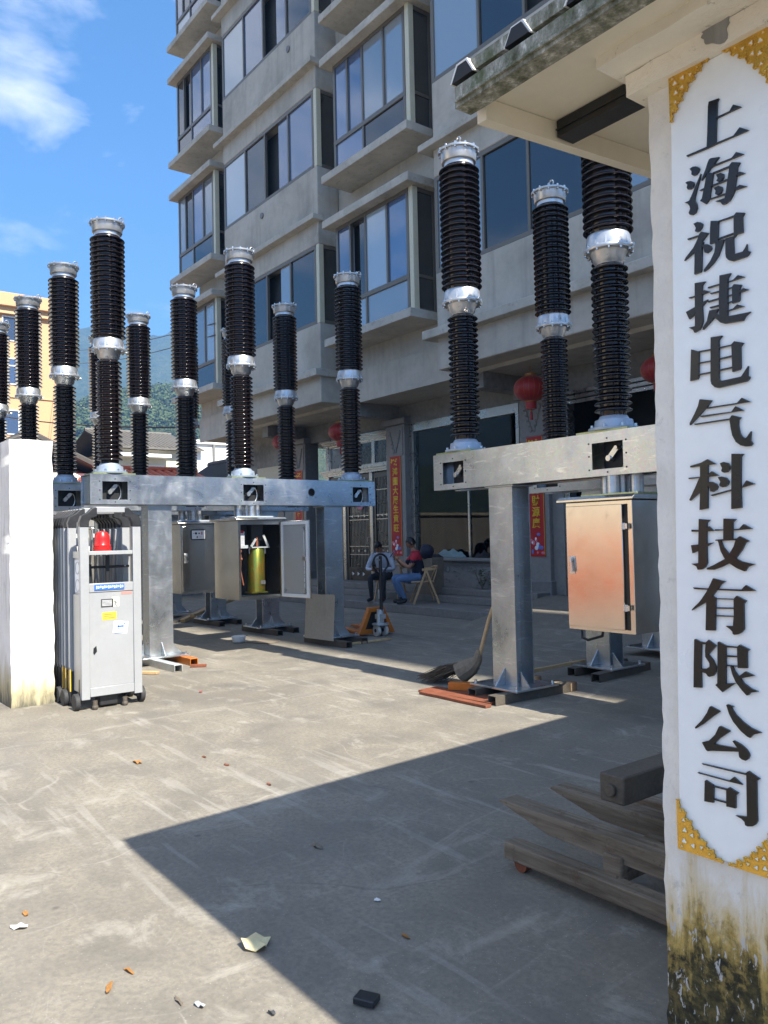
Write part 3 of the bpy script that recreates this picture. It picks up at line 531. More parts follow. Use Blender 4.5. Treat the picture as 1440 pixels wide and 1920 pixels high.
# shop window between second and third pillar, stone bench with carving under it
MB().box(-13.86,-10.54,Yg-.16,Yg+.32,.95,1.02).build('window_sill','grey_stone',bevel=.012,**W_)
MB().box(-13.86,-10.54,Yg-.06,Yg+.28,.42,.948).build('stone_apron','grey_stone',**W_)
cv=MB(); rr=random.Random(5)
for i in range(34):
    x=rr.uniform(-13.7,-10.7); z=rr.uniform(.52,.86); a0=rr.uniform(0,6.28); rad=rr.uniform(.05,.14); n=rr.randint(5,9)
    cv.tube([(x+rad*(1-.06*k)*math.cos(a0+.5*k),Yg-.066,max(.44,min(.92,z+.6*rad*math.sin(a0+.5*k)))) for k in range(n)],.013,5)
tag(cv.build('carving','grey_stone',AB,w=True),kind='stuff')
MB().box(-13.86,-10.54,Yg-.085,Yg-.062,.86,.9).build('bench_moulding','dark_stone',**W_)
fr=MB(); fr.box(-13.86,-13.72,Yg+.02,Yg+.16,1.02,4.0); fr.box(-10.62,-10.54,Yg+.02,Yg+.16,1.02,4.0); fr.box(-13.72,-10.62,Yg+.02,Yg+.16,3.82,4.0); fr.box(-12.05,-12.0,Yg+.06,Yg+.12,1.021,3.82)
sw=fr.build('shop_window','steel_trim',smooth=0,**W_)
MB().box(-13.715,-12.052,Yg+.09,Yg+.102,1.022,3.818).build('pane','shop_glass',sw,w=True,smooth=0)
MB().box(-11.998,-10.622,Yg+.09,Yg+.102,1.022,3.818).build('pane','shop_glass',sw,w=True,smooth=0)
MB().box(-13.7,-13.1,Yg+.45,Yg+.5,1.02,3.9).build('curtain','cloth_aqua',AB,w=True,smooth=0)
# room behind
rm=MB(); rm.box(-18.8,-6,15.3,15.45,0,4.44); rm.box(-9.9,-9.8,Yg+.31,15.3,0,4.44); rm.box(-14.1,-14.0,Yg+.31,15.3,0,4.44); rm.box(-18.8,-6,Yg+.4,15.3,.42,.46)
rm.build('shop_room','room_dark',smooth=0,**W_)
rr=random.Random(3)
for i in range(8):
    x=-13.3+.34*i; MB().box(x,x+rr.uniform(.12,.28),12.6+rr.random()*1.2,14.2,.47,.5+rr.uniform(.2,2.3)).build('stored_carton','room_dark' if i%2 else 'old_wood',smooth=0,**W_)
# entrance between first and second pillar
dx0,dx1=-17.35,-14.56; Yd=Yg+.06
df=MB(); df.box(dx0,dx0+.12,Yd,Yd+.16,.42,3.92); df.box(dx1-.12,dx1,Yd,Yd+.16,.42,3.92); df.box(-15.48,-15.36,Yd,Yd+.16,.42,3.1); df.box(-16.62,-16.50,Yd,Yd+.16,.42,3.1)
ent=df.build('entrance_frame','steel_trim',AB,w=True,bevel=.01)
cn=MB()
for z in (3.82,3.04):
    for q,(dz,pr) in enumerate(((0,.05),(.05,.09),(.10,.14))): cn.box(dx0-.05-.02*q,dx1+.02,Yd-pr,Yd+.02,z+dz,z+dz+.048)
cn.build('cornice','steel_trim',ent,w=True,smooth=0)
for i in range(4):
    a=dx0+.12+(dx1-dx0-.24)*i/4; b=dx0+.12+(dx1-dx0-.24)*(i+1)/4
    fm=MB(); fm.box(a,a+.06,Yd+.02,Yd+.1,3.2,3.82); fm.box(b-.06,b,Yd+.02,Yd+.1,3.2,3.82); fm.box(a,b,Yd+.022,Yd+.098,3.2,3.25); fm.box(a,b,Yd+.022,Yd+.098,3.77,3.819)
    for k in range(9): x=a+.1+(b-a-.2)*k/8; fm.cyl((x,Yd+.05,3.25),(x+.0,Yd+.05,3.5+.2*math.sin(PI*k/8)),.007,n=6)
    o=fm.build('transom_light','steel_trim',AB,w=True,smooth=0)
    pane(o,a+.06,b-.06,Yd+.08,3.25,3.77,'glass_pale' if i in(0,1) else 'glass_dark')
for (a,b,nm,hn) in ((dx0+.12,-16.62,'side_light',0),(-16.5,-15.48,'door',1),(-15.36,dx1-.12,'side_light',0)):
    dm=MB(); dm.box(a,a+.09,Yd+.03,Yd+.11,.42,3.02); dm.box(b-.09,b,Yd+.03,Yd+.11,.42,3.02); dm.box(a,b,Yd+.032,Yd+.108,.42,.75); dm.box(a,b,Yd+.032,Yd+.108,2.9,3.02)
    o=dm.build(nm,'door_steel',AB,w=True,smooth=0)
    bm_=MB(); n=int((b-a)/.07)
    for k in range(1,n): x=a+.09+(b-a-.18)*k/n; bm_.cyl((x,Yd+.05,.75),(x,Yd+.05,2.9),.008,n=6,cap=False)
    for z in (1.05,1.25,1.9,2.0,2.6): bm_.box(a+.09,b-.09,Yd+.044,Yd+.056,z,z+.018)
    for k in range(3):
        x=a+(b-a)*(k+1)/4; bm_.cyl((x,Yd+.03,2.0),(x,Yd+.044,2.0),.03,n=10); bm_.cyl((x,Yd+.03,1.15),(x,Yd+.044,1.15),.03,n=10)
    bm_.build('grille','steel_trim',o,w=True)
    pane(o,a+.09,b-.09,Yd+.09,.75,2.9,'glass_dark')
    if hn:
        MB().tube([(b-.05,Yd+.03,1.28),(b-.05,Yd-.04,1.30),(b-.05,Yd-.05,1.38),(b-.05,Yd-.04,1.47),(b-.05,Yd+.03,1.49)],.014,8).build('handle','steel_trim',o,w=True)
        sm=MB()
        for k in range(3):
            x=a+.22+.22*k; sm.prism([(x,.54),(x+.08,.585),(x,.63)],lambda u,v:(u,Yd+.03,v),lambda u,v:(u,Yd+.02,v))
        sm.build('floor_arrow','pale_label',o,w=True,smooth=0)
        bd=MB().lathe([(.16,0),(.17,.012),(.15,.016)],24).build('door_badge','banner_pink',o)
        bd.rotation_euler=(PI/2,0,0); bd.location=Vector(((a+b)/2+.1,Yd+.03,2.33))-ORG[o.name]
# right-hand bay beyond the third pillar: dark doorway with stone jamb
MB().box(-9.82,-9.46,Yg-.02,Yg+.25,.36,4.0).build('door_jamb','grey_stone',bevel=.01,**W_)
MB().box(-9.46,-9.34,Yg+.0,Yg+.2,.36,4.0).build('door_jamb','steel_trim',bevel=.01,**W_)
MB().box(-9.34,-6.3,Yg+.9,Yg+.95,.36,4.0).build('doorway_shade','void_shade',smooth=0,**W_)  # near-black sheet painting the unlit depth of the doorway
for q,z in enumerate((3.78,3.86,3.94)): MB().box(-9.45,-6.25,Yg-.03-.03*q,Yg+.0,z,z+.06).build('cornice','steel_trim',smooth=0,**W_)
# ---- lanterns
def lantern(loc,s,label):
    t_=thing('red_lantern',label,'lantern',loc,0,'red lanterns under the overhang')
    n=20; m=MB(); prof=[]
    for j in range(13):
        a=PI*(.10+.80*j/12); prof.append((math.sin(a),math.cos(a)))
    vs=[];N=40
    for r,z in prof:
        for k in range(N):
            rr_=r*(1 if k%2==0 else .955); vs.append((s*.30*rr_*math.cos(2*PI*k/N),s*.30*rr_*math.sin(2*PI*k/N),s*.235*z))
    fs=[(i*N+k,i*N+(k+1)%N,(i+1)*N+(k+1)%N,(i+1)*N+k) for i in range(12) for k in range(N)]
    m.add(vs,fs); m.build('body','lantern_red',t_,smooth=50)
    r=MB()
    for k in range(0,N,2):
        r.tube([(s*.302*math.sin(PI*(.1+.8*j/8))*math.cos(2*PI*k/N),s*.302*math.sin(PI*(.1+.8*j/8))*math.sin(2*PI*k/N),s*.236*math.cos(PI*(.1+.8*j/8))) for j in range(9)],s*.0022,4)
    r.build('rib','lantern_gold',t_)
    MB().lathe([(s*.10,s*.215),(s*.105,s*.26),(s*.05,s*.275)],20).build('top_cap','lantern_gold',t_)
    MB().cyl((0,0,s*.27),(0,0,s*.40),s*.008,n=6).build('cord','lantern_gold',t_)
    MB().lathe([(s*.10,-s*.235),(s*.11,-s*.215),(s*.10,-s*.205)],20).build('gold_band','lantern_gold',t_)
    MB().lathe([(s*.095,-s*.36),(s*.10,-s*.235),(s*.09,-s*.235)],24).build('fringe','lantern_red',t_)
    b=MB(); b.sphere((0,0,-s*.385),s*.022,8,6); b.cyl((0,0,-s*.37),(0,0,-s*.40),s*.008,n=6); b.build('tassel_bead','lantern_gold',t_)
    MB().lathe([(s*.028,-s*.55),(s*.022,-s*.41),(s*.012,-s*.40)],10).build('tassel','lantern_red',t_)
    return t_
lantern((-9.47,10.5,4.02),1.0,'red lantern hanging in full view above the right-hand banner')
lantern((-15.4,10.5,3.95),.95,'red lantern above the entrance door, half behind an insulator')
lantern((-18.05,10.5,4.0),.95,'leftmost red lantern, mostly hidden behind an insulator')
lantern((-6.92,10.5,3.9),.9,'red lantern at the far right, just left of the sign pillar')
# ---- paper couplets with gold characters
CH={}
def char_mesh(c,mat,bold=.018):
    if (c,mat) in CH: return CH[(c,mat)]
    cu=bpy.data.curves.new('c','FONT'); cu.body=c; cu.size=1; cu.extrude=.004; cu.offset=bold; cu.align_x='CENTER'; cu.align_y='CENTER'; cu.resolution_u=3
    o=bpy.data.objects.new('c',cu); C.objects.link(o); bpy.context.view_layer.update()
    me=bpy.data.meshes.new_from_object(o.evaluated_get(bpy.context.evaluated_depsgraph_get())); me.name='character'
    bpy.data.objects.remove(o); me.materials.clear(); me.materials.append(MAT[mat]); CH[(c,mat)]=me; return me
def put_char(c,mat,parent,loc,size,rot=(PI/2,0,0),bold=.018):
    o=bpy.data.objects.new('character',char_mesh(c,mat,bold)); C.objects.link(o); o.parent=parent; o.location=loc; o.rotation_euler=rot; o.scale=(size,size,1); return o
def couplet(x,z0,z1,text,label,y=Yg-.128):
    t_=thing('couplet_banner',label,'banner',(x,y,z0),0,'red couplet banners on the pillars'); H=z1-z0; w=.20
    MB().box(-w,w,-.006,0,0,H).build('paper','banner_red',t_,smooth=0)
    e=MB()
    for sx_ in (-1,1): e.box(sx_*(w-.012)-.005,sx_*(w-.012)+.005,-.0085,-.0065,.02,H-.02)
    e.build('border','banner_gold',t_,smooth=0)
    # top ornament and little printed figures at the foot (plain shapes)
    tp=MB(); rr=random.Random(len(text))
    for k in range(10): tp.sphere((rr.uniform(-.15,.15),-.007,H-.06-rr.uniform(0,.14)),(.028,.003,.022),8,5)
    tag(tp.build('top_print','banner_gold',t_),kind='stuff')
    bt=MB(); bt.mi=0
    for k in range(14):
        bt.mi=k%3; bt.sphere((rr.uniform(-.15,.15),-.007,.05+rr.uniform(0,.36)),(rr.uniform(.02,.05),.003,rr.uniform(.02,.05)),8,5)
    tag(bt.build('foot_print',['banner_pink','banner_blue','pale_label'],t_),kind='stuff')
    n=len(text); top=H-.26; bot=.50
    for i,c in enumerate(text): put_char(c,'banner_gold',t_,(0,-.0105,top-(top-bot)*(i+.5)/n),min(.30,(top-bot)/n*.92),bold=.02)
    return t_
couplet(-14.2,1.05,3.30,'鸿圖大展生意旺','red couplet banner with gold characters on the pillar beside the entrance door')
couplet(-10.02,1.06,3.28,'门户大開財源廣','red couplet banner on the pillar below the large lantern, behind the right breaker')
couplet(-18.42,1.5,3.32,'平安如意年年','red couplet banner at left, partly hidden behind the breaker beam')
# things on the shop sill
def cloth(name,label,cat,mat,c,sx_,sy_,h,seed,n=14):
    m=MB(); vs=[];fs=[]
    for i in range(n+1):
        for j in range(n+1):
            u=i/n*2-1; v=j/n*2-1; r=max(0,1-(u*u+v*v)); z=h*(r**.6)*(.55+.75*mnoise.noise(Vector((u*2.2+seed,v*2.2,seed))))
            vs.append((u*sx_*(1+.15*mnoise.noise(Vector((u*2,v*3,seed+4)))),v*sy_,max(.004,z)))
    for i in range(n):
        for j in range(n): a=i*(n+1)+j; fs.append((a,a+1,a+n+2,a+n+1))
    m.add(vs,fs); o=m.build(name,mat,None,smooth=60); o.location=c; return tag(o,label,cat)
cloth('folded_cloth','crumpled pale green cloth heap on shop window sill','cloth','cloth_aqua',(-12.55,11.28,1.022),.48,.09,.24,3)
cloth('black_strap','black cloth strip lying at the front of the sill','cloth','cloth_black',(-12.85,11.17,1.022),.22,.03,.10,9)
cloth('black_bag','black bag on sill close to the breaker post','bag','cloth_black',(-11.55,11.25,1.022),.22,.09,.16,6)
# small plant in the corner of bench
pt=thing('potted_plant','small leafy plant in front of the carved stone bench','plant',(-11.3,10.98,.42)); lf=MB(); rr=random.Random(8)
for i in range(90):
    a=rr.uniform(0,6.28); r=rr.uniform(.02,.20); z=rr.uniform(.04,.38); d=Vector((math.cos(a),math.sin(a),rr.uniform(-.2,.5))).normalized(); p=Vector((r*math.cos(a),r*math.sin(a),z)); q=Vector((-d.y,d.x,.2)).normalized()*.022
    lf.add([p-d*.045,p+q,p+d*.045,p-q],[(0,1,2,3)])
tag(lf.build('foliage','leaf_green',pt,smooth=0),kind='stuff'); st=MB()
for i in range(7): a=i*.9; st.tube([(0,0,0),(.08*math.cos(a),.08*math.sin(a),.18),(.15*math.cos(a),.15*math.sin(a),.34)],.006,5)
st.build('stem','old_wood',pt)
# ================================================================ GATEHOUSE (right): pillar, roof, signboard
GH=thing('gatehouse','gatehouse canopy with mossy roof edge and plastered pillar at the right','gatehouse',(-.9,1.95,0)); G_=dict(parent=GH,w=True)
def rough_pillar():
    m=MB(); N=90; x0b,x0t=-1.202,-1.168; x1=-.55; y0,y1=1.76,2.2
    ring=[]
    for i in range(25): ring.append((i/24,0.))
    for i in range(1,13): ring.append((1.,i/12))
    for i in range(1,13): ring.append((1-i/12,1.))
    for i in range(1,12): ring.append((0.,1-i/12))
    n=len(ring); vs=[]
    for k in range(N+1):
        z=2.70*k/N; xl=x0b+(x0t-x0b)*z/2.7
        for (u,v) in ring:
            p=Vector((xl+(x1-xl)*u,y0+(y1-y0)*v,z)); nz=mnoise.noise(p*9)*.002+mnoise.noise(p*45)*.002
            d=Vector((-1 if u==0 else(1 if u==1 else 0),-1 if v==0 else(1 if v==1 else 0),0))
            if u in(0,1) and v in(0,1): nz-=.003+max(0,mnoise.noise(Vector((3,5,z*26)))) *.0035
            if z<.6: nz+=mnoise.noise(p*40)*.0035
            vs.append(p+d*nz)
    fs=[(k*n+i,k*n+(i+1)%n,(k+1)*n+(i+1)%n,(k+1)*n+i) for k in range(N) for i in range(n)]
    fs.append(tuple(range(N*n,N*n+n))); m.add(vs,fs); return m
rough_pillar().build('pillar','pillar_plaster',smooth=60,**G_)
for p in ((-.9,6.0),(3.2,1.98),(3.2,6.0)): MB().box(p[0]-.22,p[0]+.22,p[1]-.2,p[1]+.2,0,2.69+.07*(p[1]-2)).build('pillar','pillar_plaster',bevel=.02,**G_)
rz=lambda y:2.625+.07*(y-1.45)
def slab(x0,x1,y0,y1,b,t_): # sloping slab following roof pitch
    m=MB(); m.prism([(y0,rz(y0)+b),(y1,rz(y1)+b),(y1,rz(y1)+t_),(y0,rz(y0)+t_)],lambda a,b_:(x0,a,b_),lambda a,b_:(x1,a,b_)); return m
xw=-1.53
xs=xw+.008
for i in range(6):   # soffit panels
    w=.95; a=xs+i*w; slab(a,min(a+w-.004,4.2),1.50,6.5,.0455,.085).build('soffit_panel','cream_panel',smooth=0,**G_)
slab(xw,4.2,1.449,6.52,.087,.12).build('roof_slab','mossy_concrete',**G_)
# front kerb of the roof: weathered concrete, uneven
def uneven(x0,x1,y0,y1,z0,z1,nx,amp,seed,slope=False):
    m=MB(); vs=[];fs=[]; ring=[(0,0),(.5,0),(1,0),(1,.34),(1,.67),(1,1),(.5,1),(0,1),(0,.67),(0,.34)]; n=len(ring)
    for i in range(nx+1):
        x=x0+(x1-x0)*i/nx
        for (u,v) in ring:
            p=Vector((x,y0+(y1-y0)*u,z0+(z1-z0)*v)); q=p*14+Vector((seed,0,0))
            vs.append(p+Vector((0,mnoise.noise(q),mnoise.noise(q+Vector((0,9,0)))))*amp)
    for i in range(nx):
        for k in range(n): fs.append((i*n+k,i*n+(k+1)%n,(i+1)*n+(k+1)%n,(i+1)*n+k))
    fs+=[tuple(range(n)),tuple(range(nx*n,nx*n+n))]; m.add(vs,fs); return m
uneven(xw-.008,4.2,1.44,1.498,2.634,2.692,150,.0013,2).build('roof_kerb','mossy_concrete',smooth=60,**G_)
uneven(xw,4.2,1.431,1.439,2.645,2.652,120,.001,5).build('drip_lip','mossy_concrete',smooth=60,**G_)
# roof sheet ribs: open trapezoids, a dark plug painting shade into the front end
for i in range(14):
    x=-1.51+i*.195; y0=1.44; rb=MB(); th=.003
    prof=[(-.046,.0),(-.02,.044),(.02,.044),(.046,.0)]; inn=[(.0405,.0),(.0165,.039),(-.0165,.039),(-.0405,.0)]
    poly=prof+inn; rb.prism(poly,lambda a,b,x=x:(x+a,y0+.02*mnoise.noise(Vector((x*9,1,0))),rz(y0)+.082+b),lambda a,b,x=x:(x+a,6.5,rz(6.5)+.122+b))
    rb_=rb.build('roof_rib','sheet_white',smooth=0,**G_)
    rv=MB(); rv.prism(inn[::-1],lambda a,b,x=x:(x+a*.98,y0+.001,rz(y0)+.082+b*.98),lambda a,b,x=x:(x+a*.98,y0+.02,rz(y0)+.082+b*.98)); rv.build('rib_shade_plug','void_shade',rb_,w=True,smooth=0)
# left edge flashing
slab(xw-.006,xw+.028,1.52,6.5,-.015,.044).build('edge_flashing','cream_panel',smooth=0,**G_)
# dark steel joist into the pillar
dj=MB(); y=1.80; zt=rz(y)+.042
dj.box(xw+.035,-1.155,y,y+.012,zt-.048,zt); dj.box(xw+.035,-1.155,y+.0125,y+.07,zt-.048,zt-.042); dj.box(xw+.035,-1.155,y+.0125,y+.07,zt-.008,zt); dj.box(xw+.035,-1.155,y-.006,y-.0005,zt-.03,zt-.026)
dj.build('steel_joist','dark_steel',smooth=0,**G_)
# lintel plaster over the sign, ragged end, flared bracket
uneven(-1.20,4.2,1.715,2.2,2.60,2.655,130,.005,9).build('lintel','cream_plaster',smooth=60,**G_)
uneven(-1.225,4.2,1.63,2.2,2.656,2.70,130,.004,12).build('lintel_moulding','cream_plaster',smooth=60,**G_)
pt_=MB(); pts=[]
for i in range(40):
    a=2*PI*i/40; r=.030+.028*mnoise.noise(Vector((math.cos(a)*1.4,math.sin(a)*1.4,3))); pts.append((-.955+r*1.3*math.cos(a),2.647+r*.9*math.sin(a)))
pt_.prism(pts,lambda a,b:(a,1.70+(b-2.63)*-.0+.012,b),lambda a,b:(a,1.712+(b-2.63)*-.0+.012,b)); pt_.build('mortar_patch','grey_wall',smooth=0,**G_)
# ---- signboard
SB=thing('signboard','long white vertical company signboard with black characters and gold corners','sign',(-1.0,1.735,.72))
yf=1.735
brd=[(-1.132,.735),(-.902,.735),(-.845,2.598),(-1.089,2.598)]
MB().prism(brd,lambda a,b:(a,yf+.003,b),lambda a,b:(a,1.757,b)).build('board','board_white',SB,w=True,bevel=.002)
for ch in SIGN:
    m=MB()
    for k,q in enumerate(ch):
        pts=[(q[i]/1e4,q[i+1]/1e4) for i in range(0,len(q),2)]
        e=.00012*(k%9); m.prism(pts,lambda a,b:(a,yf-.003-e,b),lambda a,b:(a,yf+.0028,b))
    m.build('character','ink_black',SB,w=True,smooth=0)
def ornament(cx,cz,sx_,sz_,L1,L2):
    """pierced gilt corner plate: scalloped diagonal edge"""
    pts=[(0,0),(L1,0)]; n=64
    for i in range(1,n):
        t_=i/n; u=L1*(1-t_); v=L2*t_; s=.0042*math.sin(t_*PI*13)+.0026*math.sin(t_*PI*31+1)-.010*math.sin(t_*PI); pts.append((u+s*.7,v+s*.7))
    pts.append((0,L2)); pts=[(cx+sx_*u,cz+sz_*v) for u,v in pts]
    o=MB().prism(pts,lambda a,b:(a,yf-.0035,b),lambda a,b:(a,yf+.0025,b)).build('corner_ornament','gold',SB,w=True,smooth=0)
    h=MB(); e=MB()
    for (u,v,r) in ((.16,.20,.055),(.36,.16,.05),(.18,.42,.05),(.34,.36,.045),(.55,.18,.04),(.16,.62,.04),(.10,.08,.03),(.72,.10,.025),(.09,.78,.025)):
        c=(cx+sx_*u*L1,cz+sz_*v*L2); rr_=r*L1
        pp=[(c[0]+rr_*(1+.25*math.cos(3*a+u*9))*math.cos(a),c[1]+rr_*(1+.25*math.cos(3*a+u*9))*math.sin(a)) for a in [2*PI*i/18 for i in range(18)]]
        h.prism(pp,lambda a,b:(a,yf-.0040,b),lambda a,b:(a,yf-.0036,b))
        e.tube([(p[0],yf-.0045,p[1]) for p in pp]+[(pp[0][0],yf-.0045,pp[0][1])],.0012,5)
    e.tube([(p[0],yf-.0045,p[1]) for p in pts[1:]],.0016,5)
    h.build('pierced_opening','board_white',o,w=True,smooth=0); e.build('scroll_edge','gold',o,w=True)
ornament(-1.1325,.731,1,1,.115,.118); ornament(-.9015,.731,-1,1,.100,.098)
ornament(-1.0895,2.602,1,-1,.105,.110); ornament(-.8445,2.602,-1,-1,.105,.125)
# ---- fork stacker parked behind the pillar
FS=thing('fork_stacker','rusty hand stacker with two pointed forks, half hidden behind the sign pillar','stacker',(-2.0,2.8,0)); F_=dict(parent=FS,w=True)
def tine(y,xt,nm):
    m=MB(); z1=.262; pr=[(xt,z1-.012),(xt+.30,z1-.085),(-1.55,z1-.10),(-1.55,z1),(xt+.01,z1)]
    m.prism(pr,lambda a,b:(a,y-.055,b),lambda a,b:(a,y+.055,b)); m.build('fork','worn_fork',bevel=.004,smooth=0,**F_)
tine(2.74,-2.69,0); tine(3.06,-2.66,1)
MB().box(-2.09,-2.0,2.665,3.6,.095,.20).build('cross_beam','worn_fork',bevel=.01,**F_)
ub=MB().box(-2.12,-2.0,2.70,3.6,.395,.51).build('cross_beam','rusty_grey',bevel=.008,**F_)
MB().cyl((-2.06,2.70,.45),(-2.06,2.682,.45),.026,n=10).build('bolt','rusty_grey',ub,w=True,bevel=.004)
MB().box(-1.86,-1.78,2.86,2.94,.2,1.5).build('mast','rusty_grey',bevel=.006,**F_)
MB().box(-1.86,-1.78,3.4,3.48,.2,1.5).build('mast','rusty_grey',bevel=.006,**F_)
for y in (2.60,3.55):
    lg=MB().box(-2.58,-1.45,y,y+.085,.045,.12).build('outrigger_leg','worn_fork',bevel=.006,**F_)
    MB().cyl((-2.5,y+.02,.035),(-2.5,y+.065,.035),.035,n=16).build('roller','rust_red',lg,w=True)
# ================================================================ CIRCUIT BREAKERS
PROTO={}
def proto(key,fn):
    """build a part once, hand out linked copies afterwards"""
    if key not in PROTO: PROTO[key]=fn
    return PROTO[key]
MESH={}
def part(name,key,fn,mat,parent,loc=(0,0,0),rot=None,bevel=0,smooth=30):
    if key in MESH:
        o=bpy.data.objects.new(name,MESH[key].data); C.objects.link(o); o.parent=parent
        for md in MESH[key].modifiers:
            b=o.modifiers.new('bevel','BEVEL'); b.width=md.width; b.segments=2; b.limit_method='ANGLE'; b.angle_limit=R(40)
    else:
        m=MB(); fn(m); o=m.build(name,mat,parent,bevel=bevel,smooth=smooth); MESH[key]=o
    o.location=loc
    if rot: o.rotation_euler=rot
    ORG[o.name]=Vector(); return o
def sheds(z0,z1,n,rc,rs,taper=0):
    p=(z1-z0)/n; pr=[(rc*.98,z0-.05),(rc,z0)]
    for i in range(n):
        z=z0+i*p; q=1+taper*(i/n)
        pr+=[(rc*q+.004,z+.16*p),(rs*q-.016,z+.14*p),(rs*q-.005,z+.16*p),(rs*q,z+.25*p),(rs*q-.002,z+.35*p),(rs*q-.011,z+.47*p),(rc*q+.020,z+.70*p),(rc*q+.002,z+.84*p)]
    pr+=[(rc*(1+taper),z1),(rc*(1+taper)*.98,z1+.04)]; return pr
def bolts(m,r,z,n,br=.011,h=.03,a0=0):
    for i in range(n):
        a=2*PI*i/n+a0; m.cyl((r*math.cos(a),r*math.sin(a),z),(r*math.cos(a),r*math.sin(a),z+h),br,n=6)
def f_lower(m): m.lathe(sheds(2.47,3.69,22,.105,.152),36)
def f_upper(m): m.lathe(sheds(3.955,5.185,21,.150,.203),36)
def f_base(m):
    m.lathe([(.205,2.318),(.207,2.340),(.160,2.346),(.152,2.405),(.128,2.41),(.11,2.44)],32)
def f_basebolt(m): bolts(m,.185,2.33,8,.012,.034,.2)
def f_plate(m): m.box(-.25,.25,-.175,.175,2.301,2.317)
def f_mid(m):
    m.lathe([(.105,3.69),(.112,3.705),(.128,3.722),(.136,3.765),(.150,3.792),(.196,3.794),(.200,3.802),(.200,3.818),(.195,3.824),(.180,3.828),(.180,3.85),(.176,3.915),(.168,3.935),(.15,3.94)],36)
    for i in range(12):
        a=2*PI*i/12; d=Vector((math.cos(a),math.sin(a),0)); s=Vector((-d.y,d.x,0))*.006
        m.add([d*.176+s+Vector((0,0,3.90)),d*.176-s+Vector((0,0,3.90)),d*.189-s+Vector((0,0,3.826)),d*.187+s+Vector((0,0,3.826)),d*.160+s+Vector((0,0,3.83)),d*.160-s+Vector((0,0,3.83))],[(0,1,2,3),(0,3,4),(1,5,2)])
    m.cyl((.19,.02,3.81),(.23,.02,3.81),.014,n=8)
def f_midbolt(m): bolts(m,.186,3.778,12,.011,.06,.13)
def f_cap(m):
    m.lathe([(.15,5.19),(.150,5.228),(.170,5.232),(.176,5.24),(.179,5.315),(.184,5.33),(.206,5.332),(.209,5.34),(.209,5.352),(.200,5.358),(.14,5.375),(.075,5.402),(.0,5.412)],36)
    for i in range(10):
        a=2*PI*i/10+.1; d=Vector((math.cos(a),math.sin(a),0)); s=Vector((-d.y,d.x,0))*.006
        m.add([d*.166+s+Vector((0,0,5.26)),d*.166-s+Vector((0,0,5.26)),d*.190-s+Vector((0,0,5.332)),d*.190+s+Vector((0,0,5.332)),d*.15+s+Vector((0,0,5.332)),d*.15-s+Vector((0,0,5.332))],[(0,1,2,3),(0,3,4),(1,5,2)])
def f_capbolt(m):
    bolts(m,.194,5.318,12,.011,.055,.13)
    c=Vector((.13,-.12,5.385)); m.tube([c+Vector((.03*math.cos(a),0,.03*math.sin(a))) for a in [2*PI*i/12 for i in range(13)]],.008,6)
HX=[(-1.92,-1.62),(-.09,.21),(1.66,1.94)]
def f_beam(m):
    rects=[(a,b,2.0,2.215) for a,b in HX]; cc=[(.96,2.13,.055)]
    m.holed(-2.06,2.06,1.945,2.30,rects,cc,lambda u,v,d:(u,-.18+d,v),.010)
    m.holed(-2.06,2.06,1.945,2.30,rects,[],lambda u,v,d:(u,.17+d,v),.010)
    m.box(-2.06,2.06,-.1695,.1695,2.290,2.2995); m.box(-2.06,2.06,-.1695,-.11,1.9455,1.954); m.box(-2.06,2.06,.11,.1695,1.9455,1.954)
    for x in (-2.03,-1.3,1.3,2.03): m.box(x-.005,x+.005,-.16,.16,1.96,2.285)
def f_shade_box(m): m.box(-.12,.12,-.06,.12,1.96,2.28)  # near-black box painting the shade inside each beam opening
def f_crank(m):
    if True:
        c=-.04; p=Vector((c,-.10,2.09)); q=Vector((c+.075,-.10,2.17))
        m.bar(p,q,.045,.014,up=(0,1,0)); m.cyl(p+Vector((0,-.02,0)),p+Vector((0,.05,0)),.024,n=12); m.cyl(q+Vector((0,-.02,0)),q+Vector((0,.03,0)),.016,n=10)
        m.tube([(c+.08+.06*math.cos(t_),-.085,2.09+.1*math.sin(t_)) for t_ in [-1.1+.28*i for i in range(9)]],.006,6)
def f_rivet(m):
    for a,b in HX:
        for (x,z) in ((a-.03,2.0),(a-.03,2.215),(b+.03,2.0),(b+.03,2.215),((a+b)/2,1.972),((a+b)/2,2.245),(b+.03,2.11),(a-.03,2.11)):
            m.cyl((x,-.181,z),(x,-.184,z),.007,n=8)
def f_post(cover):
    def f(m):
        z0,z1=.106,1.93; hw=.15; d=.115
        m.box(-hw,hw,-d,-d+.012,z0,z1); m.box(-hw,hw,d-.012,d,z0,z1); m.box(-.006,.006,-d+.012,d-.012,z0,z1)
        m.box(-hw-.03,hw+.03,-d-.02,d+.02,1.931,1.944)
        if cover: m.box(-hw+.003,-hw+.009,-d+.0125,d-.0125,z0,z1)
    return f
def f_foot(m):
    m.box(-.30,.30,-.28,.28,.086,.105)
def f_gus1(m): m.prism([(.117,.106),(.24,.106),(.117,.26)],lambda a,b:(-.006,a,b),lambda a,b:(.006,a,b))
def f_gus2(m): m.prism([(.155,.106),(.27,.106),(.155,.24)],lambda a,b:(a,-.08,b),lambda a,b:(a,-.068,b))
def f_footbolt(m):
    for x in (-.26,.26):
        for y in (-.24,.24): m.cyl((x,y,.1),(x,y,.135),.014,n=6)
CX0,CX1,CY0,CY1,CZ0,CZ1=-.25,.385,-.33,.37,.715,1.735
def f_cab_closed(m): m.box(CX0,CX1,CY0,CY1,CZ0,CZ1)
